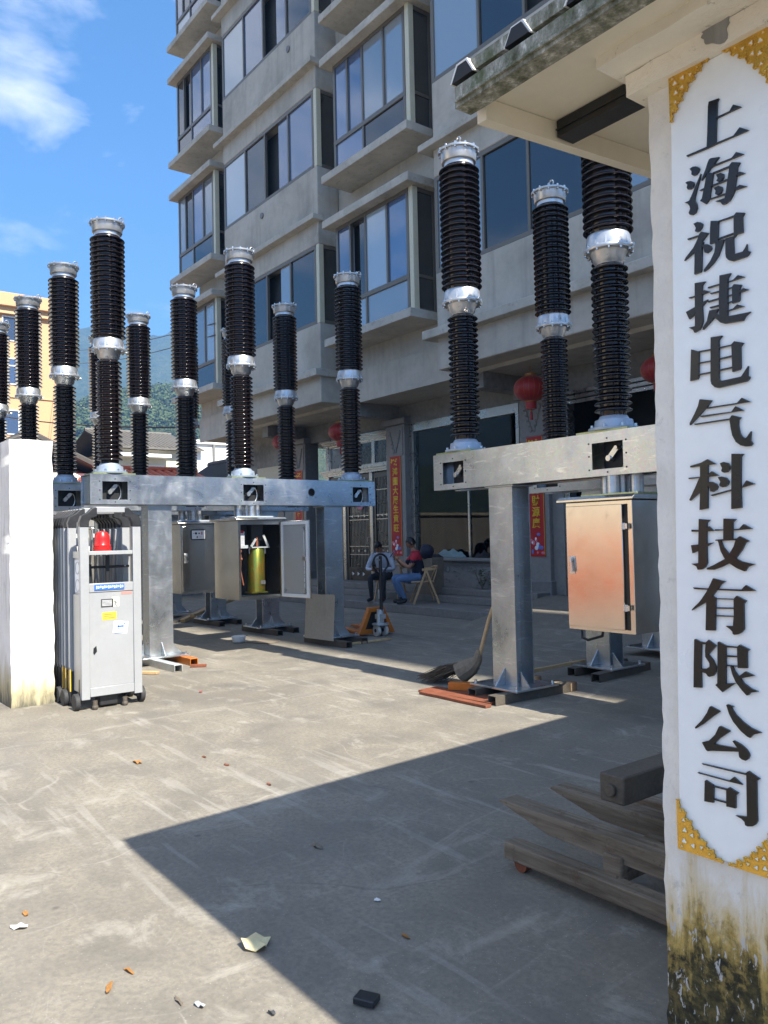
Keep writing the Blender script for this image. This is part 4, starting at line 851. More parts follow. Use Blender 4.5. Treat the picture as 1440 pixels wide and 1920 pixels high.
def f_cab_open(m):
    t_=.006; m.box(CX0,CX0+t_,CY0,CY1,CZ0,CZ1); m.box(CX1-t_,CX1,CY0,CY1,CZ0,CZ1); m.box(CX0+t_,CX1-t_,CY1-t_,CY1,CZ0,CZ1); m.box(CX0+t_,CX1-t_,CY0,CY1-t_,CZ0,CZ0+t_); m.box(CX0+t_,CX1-t_,CY0,CY1-t_,CZ1-t_,CZ1)
    m.box(CX0+.001,CX0+.03,CY0-.004,CY0-.0005,CZ0,CZ1); m.box(CX1-.03,CX1-.001,CY0-.004,CY0-.0005,CZ0,CZ1); m.box(CX0+.03,CX1-.03,CY0-.004,CY0-.0005,CZ0,CZ0+.05); m.box(CX0+.03,CX1-.03,CY0-.004,CY0-.0005,CZ1-.05,CZ1)
def f_lid(m):
    m.prism([(CY0-.06,CZ1+.004),(CY1+.05,CZ1+.004),(CY1+.05,CZ1+.03),(CY0-.02,CZ1+.045),(CY0-.06,CZ1+.022)],lambda a,b:(CX0-.05,a,b),lambda a,b:(CX1+.05,a,b))
def f_mount(m): m.cyl((0,0,CZ1+.066),(0,0,1.952),.055,n=16)
def f_mountplate(m): m.box(-.2,.34,-.20,.25,CZ1+.0455,CZ1+.066)
def f_door(m):
    m.box(CX0+.02,CX1-.075,CY0-.028,CY0-.006,CZ0+.03,CZ1-.03)
def f_gap(m): m.box(CX1-.072,CX1-.045,CY0-.0055,CY0-.001,CZ0+.03,CZ1-.03)
def f_hinge(m):
    for z in (0,):
        for k in (-1,0,1): m.cyl((CX1-.06,CY0-.03,z+.018*k-.007),(CX1-.06,CY0-.03,z+.018*k+.007),.012,n=8)
        m.box(CX1-.085,CX1-.03,CY0-.032,CY0-.0285,z-.02,z+.02)
def f_handle(m):
    c=Vector((CX0+.075,CY0-.03,1.24)); m.cyl(c+Vector((0,.002,.04)),c+Vector((0,-.02,.04)),.02,n=12); m.bar(c+Vector((0,-.022,.05)),c+Vector((.012,-.022,-.06)),.022,.012,up=(0,1,0)); m.box(c.x-.03,c.x+.03,c.y-.003,c.y+.0015,c.z-.075,c.z+.065)
def f_winframe(m):
    x0,x1,z0,z1=-.10,.14,1.50,1.66; y=CY0-.030
    pts=[]
    for cx_,cz_,a0 in ((x1-.03,z1-.03,0),(x0+.03,z1-.03,PI/2),(x0+.03,z0+.03,PI),(x1-.03,z0+.03,1.5*PI)):
        for k in range(5): a=a0+PI/2*k/4; pts.append((cx_+.03*math.cos(a),cz_+.03*math.sin(a)))
    m.prism(pts,lambda a,b:(a,y-.006,b),lambda a,b:(a,y+.0015,b))
def f_winface(m): m.box(-.082,.122,CY0-.0385,CY0-.0365,1.518,1.642)
def f_winmark(m):
    y=CY0-.0395
    for (x,z,r) in ((-.02,1.60,.018),(.03,1.60,.012),(.0,1.545,.012)): m.cyl((x,y+.0005,z),(x,y-.002,z),r,n=12)
    m.box(-.06,-.05,y-.001,y+.0005,1.595,1.605)
def f_winred(m): m.box(.06,.085,CY0-.0405,CY0-.0392,1.58,1.625); m.box(.03,.07,CY0-.0405,CY0-.0392,1.542,1.549)
def make_pole(B,x):
    lo=part('lower_insulator','low',f_lower,'porcelain',B,(x,0,0),smooth=50)
    part('base_flange','bfl',f_base,'flange_grey',lo,smooth=40); tag(part('flange_bolt','bbo',f_basebolt,'bolt_steel',lo),kind='stuff'); part('shim_plate','shp',f_plate,'olive_plate',lo)
    up=part('upper_insulator','upp',f_upper,'porcelain',B,(x,0,0),smooth=50)
    part('joint_flange','mid',f_mid,'cast_aluminium',up,smooth=40); tag(part('flange_bolt','mbo',f_midbolt,'bolt_steel',up),kind='stuff')
    cp=part('terminal_cap','cap',f_cap,'cast_aluminium',up,smooth=40); tag(part('flange_bolt','cbo',f_capbolt,'bolt_steel',up),kind='stuff')
def breaker(loc,rz_,label,openc=False,window=False):
    B=thing('circuit_breaker',label,'circuit breaker',loc,rz_,'high-voltage circuit breakers on galvanised gantries')
    bm_=part('beam','beam',f_beam,'galvanised',B,smooth=0)
    for a_,b_ in HX: part('opening_shade','shade_box',f_shade_box,'void_shade',bm_,((a_+b_)/2,0,0)); part('crank_arm','crank',f_crank,'bolt_steel',bm_,((a_+b_)/2,0,0))
    tag(part('rivet','riv',f_rivet,'dark_steel',bm_),kind='stuff')
    for x in (-1.77,0,1.77): make_pole(B,x)
    for x,cv_ in ((-1.2,True),(1.36,False)):
        p=part('post','post%d'%cv_,f_post(cv_),'galvanised',B,(x,0,0),smooth=0)
        part('base_plate','foot',f_foot,'galvanised',p,bevel=.003); [part('gusset','gus1',f_gus1,'galvanised',p,rot=(0,0,a_),smooth=0) for a_ in (0,PI)]; [part('gusset','gus2',f_gus2,'galvanised',p,rot=(0,0,a_),smooth=0) for a_ in (0,PI)]; tag(part('anchor_bolt','fbo',f_footbolt,'bolt_steel',p),kind='stuff')
    cb=part('cabinet','cabo' if openc else 'cabc',f_cab_open if openc else f_cab_closed,'stainless',B,smooth=0,bevel=0 if openc else .004)
    part('lid','lid',f_lid,'stainless',cb,bevel=.003)
    mp_=MB(); f_mountplate(mp_); mp_.build('mount_plate','olive_plate' if abs(rz_)<.1 else 'flange_grey',cb,bevel=.002)
    for x_,y_ in ((-.08,0),(.06,0),(.20,0),(.06,-.115)): part('mount_column','mnt',f_mount,'galvanised',cb,(x_,y_,0))
    if not openc:
        d=part('door','door',f_door,'stainless',cb,bevel=.004)
        part('hinge_gap','gap',f_gap,'void_shade',cb); [part('hinge','hin',f_hinge,'bolt_steel',d,(0,0,z_)) for z_ in (CZ0+.2,CZ1-.2)]; part('lock_handle','han',f_handle,'bolt_steel',d,bevel=.002)
        if window:
            part('window_frame','wfr',f_winframe,'black_plastic',d); part('window_face','wfa',f_winface,'pale_label',d); part('indicator','wma',f_winmark,'black_plastic',d); part('indicator_red','wre',f_winred,'red_label',d)
    return B,cb
L1,c1=breaker((-9.6,4.96,0),PI/2,'nearest left breaker gantry with its cabinet door open, three tall dark insulators',openc=True)
breaker((-11.45,4.96,0),PI/2,'second breaker gantry from the front on the left, closed cabinet with small white window',window=True)
breaker((-13.3,4.93,0),PI/2,'third breaker gantry from the front on the left, seen between the nearer ones',window=True)
breaker((-15.1,4.85,0),PI/2,'rearmost breaker gantry on the left, in front of the peach building',window=True)
R1,cR=breaker((-4.04,5.47,0),0,'right breaker gantry in front with closed coppery steel cabinet beside the sign pillar')
breaker((-4.16,6.98,0),0,'second breaker gantry on the right, directly behind the coppery cabinet one')
breaker((-4.50,8.46,0),0,'rearmost right breaker gantry, nearly hidden behind the other two')
# open cabinet: door swung out with liner, gasket and lock rods; mechanism inside
hx,hy=CX1-.01,CY0-.012; dw=CX1-CX0-.05; th=R(97)
dd=Vector((-math.cos(th),-math.sin(th),0)); nn_=Vector((math.sin(th),-math.cos(th),0))  # along door, outer normal when closed (-y)
if True:
    M=Matrix((dd,nn_,Vector((0,0,1)))).transposed(); zc=(CZ0+CZ1)/2; hh=CZ1-CZ0-.02
    P=lambda u,n_,z:Vector((hx,hy,0))+dd*u+nn_*n_+Vector((0,0,z))
    def ob(m,u0,u1,n0,n1,z0,z1): m.obox(P((u0+u1)/2,(n0+n1)/2,(z0+z1)/2),(u1-u0,n1-n0,z1-z0),M)
    m=MB(); ob(m,0,dw,0,.02,CZ0+.01,CZ1-.01); D=m.build('door','stainless',c1,bevel=.003)
    m=MB(); ob(m,.05,dw-.05,-.006,-.001,CZ0+.06,CZ1-.06); m.build('door_liner','lining_grey',D,smooth=0)
    m=MB(); ob(m,.01,.05,-.018,-.001,CZ0+.02,CZ1-.02); ob(m,dw-.05,dw-.01,-.018,-.001,CZ0+.02,CZ1-.02); ob(m,.051,dw-.051,-.018,-.001,CZ0+.02,CZ0+.06); ob(m,.051,dw-.051,-.018,-.001,CZ1-.06,CZ1-.02); m.build('door_seal','white_paint',D,smooth=0)
    m=MB(); m.cyl(P(dw-.085,-.02,CZ0+.08),P(dw-.085,-.02,1.22),.006,n=6); m.cyl(P(dw-.085,-.02,1.24),P(dw-.085,-.02,CZ1-.09),.006,n=6)
    ob(m,dw-.11,dw-.05,-.035,-.007,1.21,1.26); ob(m,dw-.10,dw-.07,-.03,-.007,CZ0+.08,CZ0+.13); ob(m,dw-.10,dw-.07,-.03,-.007,CZ1-.14,CZ1-.09); m.cyl(P(.09,-.007,CZ0+.10),P(.09,-.025,CZ0+.10),.014,n=10); m.build('lock_rod','bolt_steel',D)
    m=MB()
    for z in (CZ0+.16,CZ1-.16): m.cyl((hx+.01,hy-.005,z-.03),(hx+.01,hy-.005,z+.03),.013,n=8)
    m.build('hinge','bolt_steel',D)
m=MB(); m.lathe([(.115,.80),(.115,1.36),(.105,1.375)],28,(.12,-.10,0)); m.box(.0,.24,-.2,.0,.785,.80); cy=m.build('spring_cylinder','zinc_yellow',c1,smooth=40)
MB().box(.12,.19,-.222,-.214,.90,.95).build('rating_plate','dark_label',cy,smooth=0)
m=MB(); m.box(.0,.26,-.22,-.02,1.38,1.395); m.bar((.25,-.2,1.40),(.18,-.2,1.55),.012,.03); m.bar((.0,-.2,1.40),(.07,-.2,1.50),.012,.03); m.box(-.19,-.10,-.21,-.12,1.42,1.60); m.box(-.17,-.06,-.23,-.2,1.38,1.42)
for x in (.02,.24): m.cyl((x,-.12,1.30),(x,-.12,1.38),.018,n=8)
m.build('drive_bracket','galvanised_matt',c1,smooth=0)
m=MB(); m.box(.03,.20,-.16,-.02,1.48,1.70); m.cyl((.12,-.1,1.40),(.12,-.1,1.48),.05,n=14); m.box(-.24,.37,.30,.36,.73,1.72); m.box(-.2,-.12,-.1,.1,.75,1.35); m.build('gear_case','black_plastic',c1,bevel=.006)
m=MB(); m.cyl((.10,-.17,1.40),(.10,-.17,1.52),.014,n=10); m.sphere((-.17,-.2,1.34),.03,10,8); m.sphere((-.15,-.2,1.24),.022,10,8); m.tube([(-.15,-.2,1.3),(-.16,-.2,1.1),(-.12,-.2,.9)],.008,6); m.build('copper_fitting','rust_red',c1)
m=MB(); m.box(-.16,-.12,-.225,-.21,1.58,1.61); m.build('red_tag','red_plastic',c1,smooth=0)
# heater box and cable under the right cabinet
m=MB(); m.box(-1.2-.03+.0,-1.2+.07,1.27-.0,1.32,.55,.72)
jb=MB().box(-5.52,-5.40,6.76,6.815,.56,.80).build('junction_box','stainless',None,bevel=.004); jb.location=(0,0,0); tag(jb,'small grey steel box fixed low on the post behind the coppery cabinet','junction box')
cb_=MB(); cb_.tube([(-5.46,6.79,.56),(-5.44,6.72,.47),(-5.30,6.55,.42),(-4.95,6.2,.46),(-4.55,5.9,.56),(-4.3,5.6,.70)],.012,8); tag(cb_.build('cable','cable_black'),'thin black cable looping from the small steel box to the coppery cabinet','cable')
# ---- packing rails under the feet
def channel(m,l,w=.10,h=.083,t_=.008):
    m.box(-l/2,l/2,-w/2,w/2,h-t_,h); m.box(-l/2,l/2,-w/2,-w/2+t_,0,h-t_-.0005); m.box(-l/2,l/2,w/2-t_,w/2,0,h-t_-.0005)
def rail(x,y,rz_,l,mat,label,cat='channel'):
    m=MB(); channel(m,l); o=m.build('steel_channel',mat,None,bevel=.002); o.location=(x,y,.001); o.rotation_euler=(0,0,rz_); return tag(o,label,cat,'steel channels packed under breaker feet')
rail(-5.42,5.55,PI/2+.06,.95,'rusty_grey','dark steel channel under the left edge of the front right foot')
rail(-5.02,5.50,PI/2-.03,1.05,'rusty_grey','black steel channel under the right edge of the front right foot, open end facing us')
rail(-5.50,7.05,PI/2,.9,'rusty_grey','dark steel channel under the left side of the post behind coppery cabinet')
rail(-5.15,6.98,PI/2+.1,1.0,'rusty_grey','dark steel channel on the right of the post behind coppery cabinet')
rail(-9.30,3.62,.06,1.15,'galvanised_matt','grey steel channel under the front left foot, its end pointing forward')
rail(-9.45,3.98,.02,.8,'orange_paint','orange steel channel under the right edge of the front left foot')
rail(-9.4,6.12,.05,1.0,'rusty_grey','dark steel channel under the left edge of the foot beside steel sheet')
rail(-9.6,6.55,0,1.0,'rusty_grey','dark steel channel under the right edge of the foot beside pallet truck')
rail(-11.35,6.15,.04,1.1,'rusty_grey','dark steel channel under the second gantry far foot, left one')
rail(-11.5,6.55,0,1.1,'rusty_grey','dark steel channel under the second gantry far foot, right one')
rail(-13.2,6.10,.04,1.0,'rusty_grey','dark steel channel under the third gantry far foot, left one')
rail(-13.3,6.5,0,1.0,'rusty_grey','dark steel channel under the third gantry far foot, right one')
def plank(name,label,cat,mat,p0,p1,w,h,z,rest=0):
    p0=Vector((*p0,0)); p1=Vector((*p1,0)); d=p1-p0; m=MB(); L_=d.length; n=8; vs=[]
    for i in range(n+1):
        x=-L_/2+L_*i/n; j=mnoise.noise(Vector((x*3,p0.x,p0.y)))*.006
        vs+=[(x,-w/2+j,0),(x,w/2+j,0),(x,w/2+j,h+j*.3),(x,-w/2+j,h+j*.3)]
    fs=[(i*4+k,i*4+(k+1)%4,i*4+4+(k+1)%4,i*4+4+k) for i in range(n) for k in range(4)]+[(0,1,2,3),(n*4,n*4+1,n*4+2,n*4+3)]
    m.add(vs,fs); o=m.build(name,mat,None,bevel=.003); c=(p0+p1)/2; o.location=(c.x,c.y,z); o.rotation_euler=(0,math.atan2(rest,L_)*-1,math.atan2(d.y,d.x)); return tag(o,label,cat)
plank('wood_board','wide reddish-brown board lying in front of the right breaker foot','board','rust_red',(-5.95,5.02),(-5.05,5.10),.26,.02,.003)
plank('wood_board','narrow reddish lath along the front edge of the wide reddish board','board','rust_red',(-5.85,4.86),(-4.98,4.88),.07,.025,.003)
plank('square_tube','short orange-topped square tube on the reddish board','tube','orange_paint',(-5.75,5.12),(-5.42,5.33),.09,.07,.024)
plank('wood_block','raw wood block under the right-hand plate of the right breaker foot','block','raw_wood',(-5.12,5.86),(-4.98,5.98),.1,.075,.003)
plank('bamboo_pole','thin bamboo stick lying behind the right breaker foot','stick','raw_wood',(-5.55,6.02),(-5.6,6.95),.035,.035,.09)
plank('wood_stick','pale wooden stick on the ground beside the pallet truck','stick','raw_wood',(-9.13,6.2),(-9.16,7.05),.045,.03,.003)
plank('wood_plank','thin yellowish plank by the front left foot','plank','raw_wood',(-9.1,3.15),(-8.75,3.42),.07,.03,.003)
plank('wood_block','dark brown wooden chip beside the orange channel','block','rust_red',(-8.95,3.9),(-8.85,4.05),.06,.03,.003)
for i,(a,b,l_) in enumerate((((-14.0,5.6),(-14.3,6.5),'old timber standing behind the second cabinet, leftmost'),((-13.9,5.9),(-14.1,6.7),'old timber leaning behind the second cabinet, middle'),((-13.7,6.0),(-13.95,7.0),'old timber leaning behind the second cabinet, right'))):
    plank('timber',l_,'timber','raw_wood' if i else 'old_wood',a,b,.12,.06,.02+.1*i,.25)
# leaning steel sheet
ss=MB(); pts=[(-.32,0),(.32,0),(.32,.62),(.28,.63),(.05,.618),(-.30,.626),(-.32,.60)]
ss.prism(pts,lambda a,b:(a,-.004,b),lambda a,b:(a,.0,b)); so_=ss.build('steel_sheet','steel_sheet',None,smooth=0); so_.location=(-9.40,5.98,.09); so_.rotation_euler=(R(-4),0,R(6)); tag(so_,'dull steel sheet leaning against the right post of the front left gantry','sheet')
# ================================================================ LEFT GATE WALL AND FOLDING GATE
def rough_block(x0,x1,y0,y1,z1,seed,nz=60,n=14,chip=.018):
    m=MB(); ring=[(i/n,0.) for i in range(n)]+[(1.,i/n) for i in range(n)]+[(1-i/n,1.) for i in range(n)]+[(0.,1-i/n) for i in range(n)]; k=len(ring); vs=[]
    for j in range(nz+1):
        z=z1*j/nz
        for (u,v) in ring:
            p=Vector((x0+(x1-x0)*u,y0+(y1-y0)*v,z)); q=p*5+Vector((seed,0,0)); d=Vector((-1 if u==0 else(1 if u==1 else 0),-1 if v==0 else(1 if v==1 else 0),0)); a=mnoise.noise(q)*.006+mnoise.noise(q*4)*.003
            if u in(0.,1.) and v in(0.,1.): a-=.004+max(0,mnoise.noise(Vector((seed,1,z*5))))*chip
            if z<.12: a+=mnoise.noise(q*5)*.015-.006
            zz=z+(mnoise.noise(Vector((p.x*6,p.y*6,seed)))*.012 if j==nz else 0); vs.append(Vector((p.x,p.y,zz))+d*a)
    fs=[(j*k+i,j*k+(i+1)%k,(j+1)*k+(i+1)%k,(j+1)*k+i) for j in range(nz) for i in range(k)]; fs.append(tuple(range(nz*k,nz*k+k))); m.add(vs,fs); return m
GW=thing('gate_wall','whitewashed gate pier with stained foot, at the left edge beside folding gate','wall',(-8.6,1.9,0))
rough_block(-12.5,-7.9,1.70,2.09,2.47,3).build('wall','white_wall',GW,w=True,smooth=60)
# a grey return on the street side
FG=thing('folding_gate','retracted aluminium folding gate with red beacon, against the white gate pier','gate',(-7.6,2.43,0)); g_=dict(parent=FG,w=True)
def arch(m_w,m_b,x,y0,y1,t_=.05,pw=.062,zt=1.70,inset=0.):
    """one folded frame: two posts, black shoulder castings and white top bar"""
    m_w.box(x-t_,x,y0,y0+pw,.10,zt-.04); m_w.box(x-t_,x,y1-pw,y1,.10,zt-.04)
    m_w.box(x-t_-.004,x+.004,y0+.14,y1-.14,zt+.085,zt+.135)
    for s,y,m_b in ((1,y0,m_b[0]),(-1,y1,m_b[1])):
        pts=[(0,zt-.045),(pw*s*1.02,zt-.045),(pw*s*1.05,zt+.0),(s*.10,zt+.035),(s*.15,zt+.05),(s*.15,zt+.13),(s*.11,zt+.125),(s*.07,zt+.085),(s*.015,zt+.055),(-s*.006,zt+.0)]
        m_b.prism([(y+a,b) for a,b in pts],lambda a,b:(x-t_-.006,a,b),lambda a,b:(x+.006,a,b))
# head frame
y0,y1=2.155,2.705; X0=-7.30
w=MB(); b=(MB(),MB()); arch(w,b,X0,y0,y1,.055,.075,1.685); w.box(X0-.045,X0-.005,y0+.0755,y1-.0755,1.05,1.13); w.box(X0-.045,X0-.005,y0+.0755,y1-.0755,1.385,1.42); w.box(X0-.045,X0-.002,y0+.0755,y1-.0755,.12,.20)
hd=w.build('head_frame','gate_white',FG,w=True,bevel=.004); [q_.build('shoulder','black_plastic',hd,w=True,bevel=.004) for q_ in b]
pn=MB().box(X0-.035,X0-.012,y0+.0755,y1-.0755,.2005,1.0495).build('front_panel','gate_white',FG,w=True,bevel=.002)
def sticker(nm,mat,ya,yb,za,zb,rot=0,parent=pn,d=.0):
    cy_=(ya+yb)/2; cz_=(za+zb)/2; m=MB(); M=Matrix.Rotation(rot,3,'X'); m.obox((X0-.0108+d,cy_,cz_),(.002,yb-ya,zb-za),M); return m.build(nm,mat,parent,w=True,smooth=0)
bs=sticker('blue_sign','blue_label',2.275,2.545,1.068,1.118,.0,hd,.012)
mk=MB(); rr=random.Random(4)
for i in range(14): y=2.29+i*.018; mk.box(X0+.0025,X0+.0035,y,y+.010,1.080+.004*(i%3),1.108-.003*(i%2))
mk.build('sign_mark','pale_label',bs,w=True,smooth=0)
sticker('red_strip','red_label',2.52,2.62,1.018,1.042)
sticker('lime_label','lime_label',2.435,2.50,.91,1.0)
dl=sticker('dark_plate','dark_label',2.335,2.445,.91,.985); mk=MB()
for i in range(5): mk.box(X0-.0095,X0-.009,2.345,2.435,.925+i*.011,.929+i*.011)
mk.build('plate_mark','pale_label',dl,w=True,smooth=0)
fgm=MB(); fgm.box(X0-.0095,X0-.0088,2.463,2.469,.925,.965); fgm.bar((X0-.0092,2.45,.96),(X0-.0092,2.485,.94),.001,.005); fgm.bar((X0-.0092,2.466,.93),(X0-.0092,2.48,.912),.001,.005); fgm.build('pictogram','dark_label',pn,w=True,smooth=0)
yl=sticker('yellow_label','yellow_label',2.345,2.475,.795,.865,.03); mk=MB()
for i in range(3): mk.box(X0-.0095,X0-.009,2.36,2.46-.02*(i%2),.81+i*.016,.815+i*.016)
mk.build('label_mark','dark_label',yl,w=True,smooth=0)
pl=sticker('paper_label','pale_label',2.445,2.575,.665,.775,-.13); mk=MB()
for (a,c_,d_,e_) in ((2.455,2.565,.765,.770),(2.455,2.565,.672,.677),(2.455,2.459,.68,.76),(2.56,2.564,.68,.76),(2.48,2.54,.725,.74),(2.49,2.495,.69,.75),(2.53,2.535,.70,.735),(2.54,2.555,.745,.757),(2.46,2.55,.71,.713)): mk.box(X0-.0095,X0-.009,a,c_,d_-.004,e_-.004)
mk.build('label_print','blue_label',pl,w=True,smooth=0)
hp=[(2.265,.55),(2.29,.57),(2.295,.52),(2.27,.49),(2.262,.51)]; MB().prism(hp,lambda a,b_:(X0-.0115,a,b_),lambda a,b_:(X0-.0085,a,b_)).build('torn_hole','void_shade',pn,w=True,smooth=0)
# hollow torn liner and beacon shelf
bc=thing_=MB(); bc.lathe([(.075,0),(.078,.02),(.07,.03),(.07,.08),(.066,.11),(.05,.14),(.02,.152)],24,(X0-.16,2.40,1.45)); bc.lathe([(.08,-.03),(.082,0),(.07,.004)],24,(X0-.16,2.40,1.45))
be=bc.build('beacon','red_plastic',FG,w=True,smooth=40); MB().lathe([(.06,-.045),(.085,-.04),(.085,-.03)],20,(X0-.16,2.40,1.45)).build('beacon_base','orange_plastic',be,w=True)
MB().box(X0-.42,X0-.056,2.24,2.62,1.385,1.40).build('beacon_shelf','gate_grey',FG,w=True,bevel=.003)
# motor box body with side window (faces -Y) 
for (ya,za,zb) in ((y1-.04,.15,1.03),(y1-.04,1.36,1.42),(y0+.02,1.36,1.42),(y0+.02,.15,1.03)): sb=MB().box(X0-.30,X0-.057,ya,ya+.02,za,zb).build('side_panel','gate_cream',FG,w=True,bevel=.003)
MB().box(X0-.29,X0-.06,y0+.032,y0+.037,1.032,1.358).build('side_glass','gate_grey',sb,w=True,smooth=0)
lb=MB(); lb.box(X0-.27,X0-.10,y0+.028,y0+.031,1.05,1.34); lbo=lb.build('side_label','pale_label',sb,w=True,smooth=0); rg=MB()
for z in (1.11,1.27): rg.tube([(X0-.185+.06*math.cos(a),y0+.027,z+.055*math.sin(a)) for a in [2*PI*i/20 for i in range(21)]],.004,5)
rg.build('label_ring','gate_grey',lbo,w=True)
# folded frames behind, tightly stacked
xs_=[-7.62,-7.76,-7.855,-7.945,-8.035,-8.125,-8.215,-8.305]
for i,x in enumerate(xs_):
    w=MB(); b=(MB(),MB()); arch(w,b,x,y0-.01,y1+.01,.045,.07,1.685); f=w.build('fold_frame','gate_white',FG,w=True,bevel=.004); [q_.build('shoulder','black_plastic',f,w=True,bevel=.004) for q_ in b]
    for y in (y0-.01,y1-.06):
        ft=MB(); ft.prism([(x-.06,.04),(x+.02,.04),(x+.01,.30),(x-.02,.36),(x-.045,.32)],lambda a,b_:(a,y-.005,b_),lambda a,b_:(a,y+.06,b_))
        ft.build('foot_casting','black_plastic',f,w=True,bevel=.004)
    if i<3:
        ys=MB(); ys.box(x+.012,x+.018,y0-.016,y0-.004,.14,.34); ys.build('reflector','yellow_plastic',f,w=True,smooth=0)
# scissor bars inside
sc_=MB()
for k in range(7):
    y=2.25+.055*k; sc_.bar((-7.62,y,.25),(-7.95,y,1.62),.012,.028); 
    sc_.bar((-7.95,y,.25),(-7.62,y,1.62),.012,.028)
sc_.build('scissor_bars','gate_grey',FG,w=True,smooth=0)
cr_=MB(); cr_.cyl((-7.5,2.2,1.27),(-7.5,2.66,1.27),.012,n=8); cr_.box(-7.52,-7.49,2.27,2.31,1.0,1.30); cr_.box(-7.47,-7.45,2.43,2.46,1.03,1.38); cr_.build('cross_rod','dark_steel',FG,w=True)
# wheels
for (x,y) in ((-7.40,y0-.02),(-7.72,y0-.03),(-7.9,y0-.03),(-7.40,y1+.02),(-7.72,y1+.03),(-7.9,y1+.03)):
    k=MB(); k.cyl((x,y-.022,.075),(x,y+.022,.075),.075,n=20); wl=k.build('wheel','rubber',FG,w=True,bevel=.008)
    h=MB(); h.prism([(x-.035,.06),(x+.05,.06),(x+.06,.20),(x+.03,.27),(x-.02,.27)],lambda a,b_:(a,y+(.03 if y<2.4 else -.03),b_),lambda a,b_:(a,y+(.055 if y<2.4 else -.055),b_)); h.build('wheel_fork','black_plastic',wl,w=True)
for y in (2.28,2.55):
    k=MB(); k.cyl((X0-.03,y,.08),(X0-.03,y,.015),.022,n=10); k.sphere((X0-.03,y,.022),.028,10,8); k.build('floor_roller','rusty_grey',FG,w=True)
MB().box(X0-.2,X0-.06,2.33,2.5,.02,.16).build('motor_housing','black_plastic',FG,w=True,bevel=.01)
# ================================================================ PALLET TRUCK
PT=thing('pallet_truck','orange hand pallet truck with black upright handle, in front of the steps','pallet truck',(-9.75,7.25,0)); p_=dict(parent=PT,w=True)
hd_=Vector((-9.62,7.22,0)); fx=Vector((-.97,.12,0)).normalized(); fy=Vector((-fx.y,fx.x,0))
def Q(u,v,z): return hd_+fx*u+fy*v+Vector((0,0,z))
for s in (-1,1):
    m=MB(); m.prism([(.12,.075),(1.15,.075),(1.22,.055),(1.22,.04),(1.1,.03),(.12,.03)],lambda a,b_:Q(a,s*.20-.08,b_),lambda a,b_:Q(a,s*.20+.08,b_)); m.build('fork','orange_paint',bevel=.008,**p_)
    m=MB(); m.cyl(Q(1.0,s*.2-.05,.036),Q(1.0,s*.2+.05,.036),.036,n=14); m.build('load_roller','nylon_wheel',**p_)
# A-shaped front frame (back plate)
m=MB(); 
for s in (-1,1): m.prism([(s*.31,.03),(s*.235,.03),(s*.07,.42),(s*.13,.42)],lambda a,b_:Q(.10,a,b_),lambda a,b_:Q(.19,a,b_))
m.prism([(-.13,.36),(.13,.36),(.13,.425),(-.13,.425)],lambda a,b_:Q(.08,a,b_),lambda a,b_:Q(.20,a,b_)); m.prism([(-.28,.03),(.28,.03),(.28,.10),(-.28,.10)],lambda a,b_:Q(.11,a,b_),lambda a,b_:Q(.18,a,b_)); m.build('lift_frame','orange_paint',bevel=.006,**p_)
MB().prism([(-.20,.10),(.20,.10),(.08,.36),(-.08,.36)],lambda a,b_:Q(.14,a,b_),lambda a,b_:Q(.15,a,b_)).build('frame_web','dark_steel',smooth=0,**p_)
m=MB(); m.cyl(Q(0,0,.16),Q(0,0,.40),.055,n=16); m.cyl(Q(-.04,.05,.18),Q(-.04,.05,.34),.035,n=12); m.box(hd_.x-.06,hd_.x+.06,hd_.y-.06,hd_.y+.06,.26,.33); m.build('hydraulic_pump','galvanised_matt',bevel=.004,**p_)
MB().lathe([(.12,.165),(.13,.175),(.13,.195),(.11,.20)],20,hd_).build('turntable','galvanised_matt',**p_)
for s in (-1,1):
    m=MB(); c=Q(0,s*.065,.09); a=Vector((fy.x,fy.y,0)); m.cyl(c-a*.025,c+a*.025,.09,n=28); wl=m.build('steer_wheel','nylon_wheel',bevel=.008,**p_)
    m=MB(); m.cyl(c-a*.03,c+a*.03,.028,n=12); m.build('hub','dark_steel',wl,w=True)
tb=MB(); tb.tube([Q(-.03,0,.38),Q(-.03,0,.80),Q(-.035,0,1.20)],.026,10); tb.build('tiller','black_bar',**p_)
lp=MB(); pts=[]
for i in range(25):
    a=-PI/2+2*PI*i/24; r=.125; pts.append(Q(-.035,r*math.cos(a)*(1.05 if math.sin(a)>-.3 else .8),1.08+.15*math.sin(a)))
lp.tube(pts,.016,8,cap=False); lp.build('handle_loop','black_bar',**p_)
lv=MB(); lv.bar(Q(-.05,.02,1.14),Q(-.06,.075,1.17),.012,.02); lv.build('release_lever','steel_trim',**p_)
# ================================================================ BROOM
BR=thing('broom','old straw broom with wooden handle leaning on the right breaker post','broom',(-5.95,5.5,0))
m=MB(); rr=random.Random(2)
for i in range(240):
    b0=Vector((-5.80+rr.uniform(-.03,.03),5.52+rr.uniform(-.03,.03),.20+rr.uniform(-.04,.06))); e=Vector((-6.26+rr.uniform(-.10,.14),5.32+rr.uniform(-.12,.16),.012+rr.random()*.06)); md=(b0+e)/2+Vector((rr.uniform(-.04,.04),rr.uniform(-.05,.05),.035))
    m.tube([b0,md,e],[.004,.005,.002],3,False)
tag(m.build('bristles','broom_straw',BR,w=True),kind='stuff')
m=MB(); m.tube([(-5.74,5.52,.36),(-5.77,5.52,.26),(-5.84,5.50,.19),(-5.95,5.45,.12)],[.028,.05,.09,.115],10); m.build('binding','broom_head',BR,w=True)
m=MB(); m.tube([(-5.755,5.52,.26),(-5.62,5.54,.66),(-5.42,5.575,1.12)],[.02,.019,.018],8); m.build('handle','raw_wood',BR,w=True)
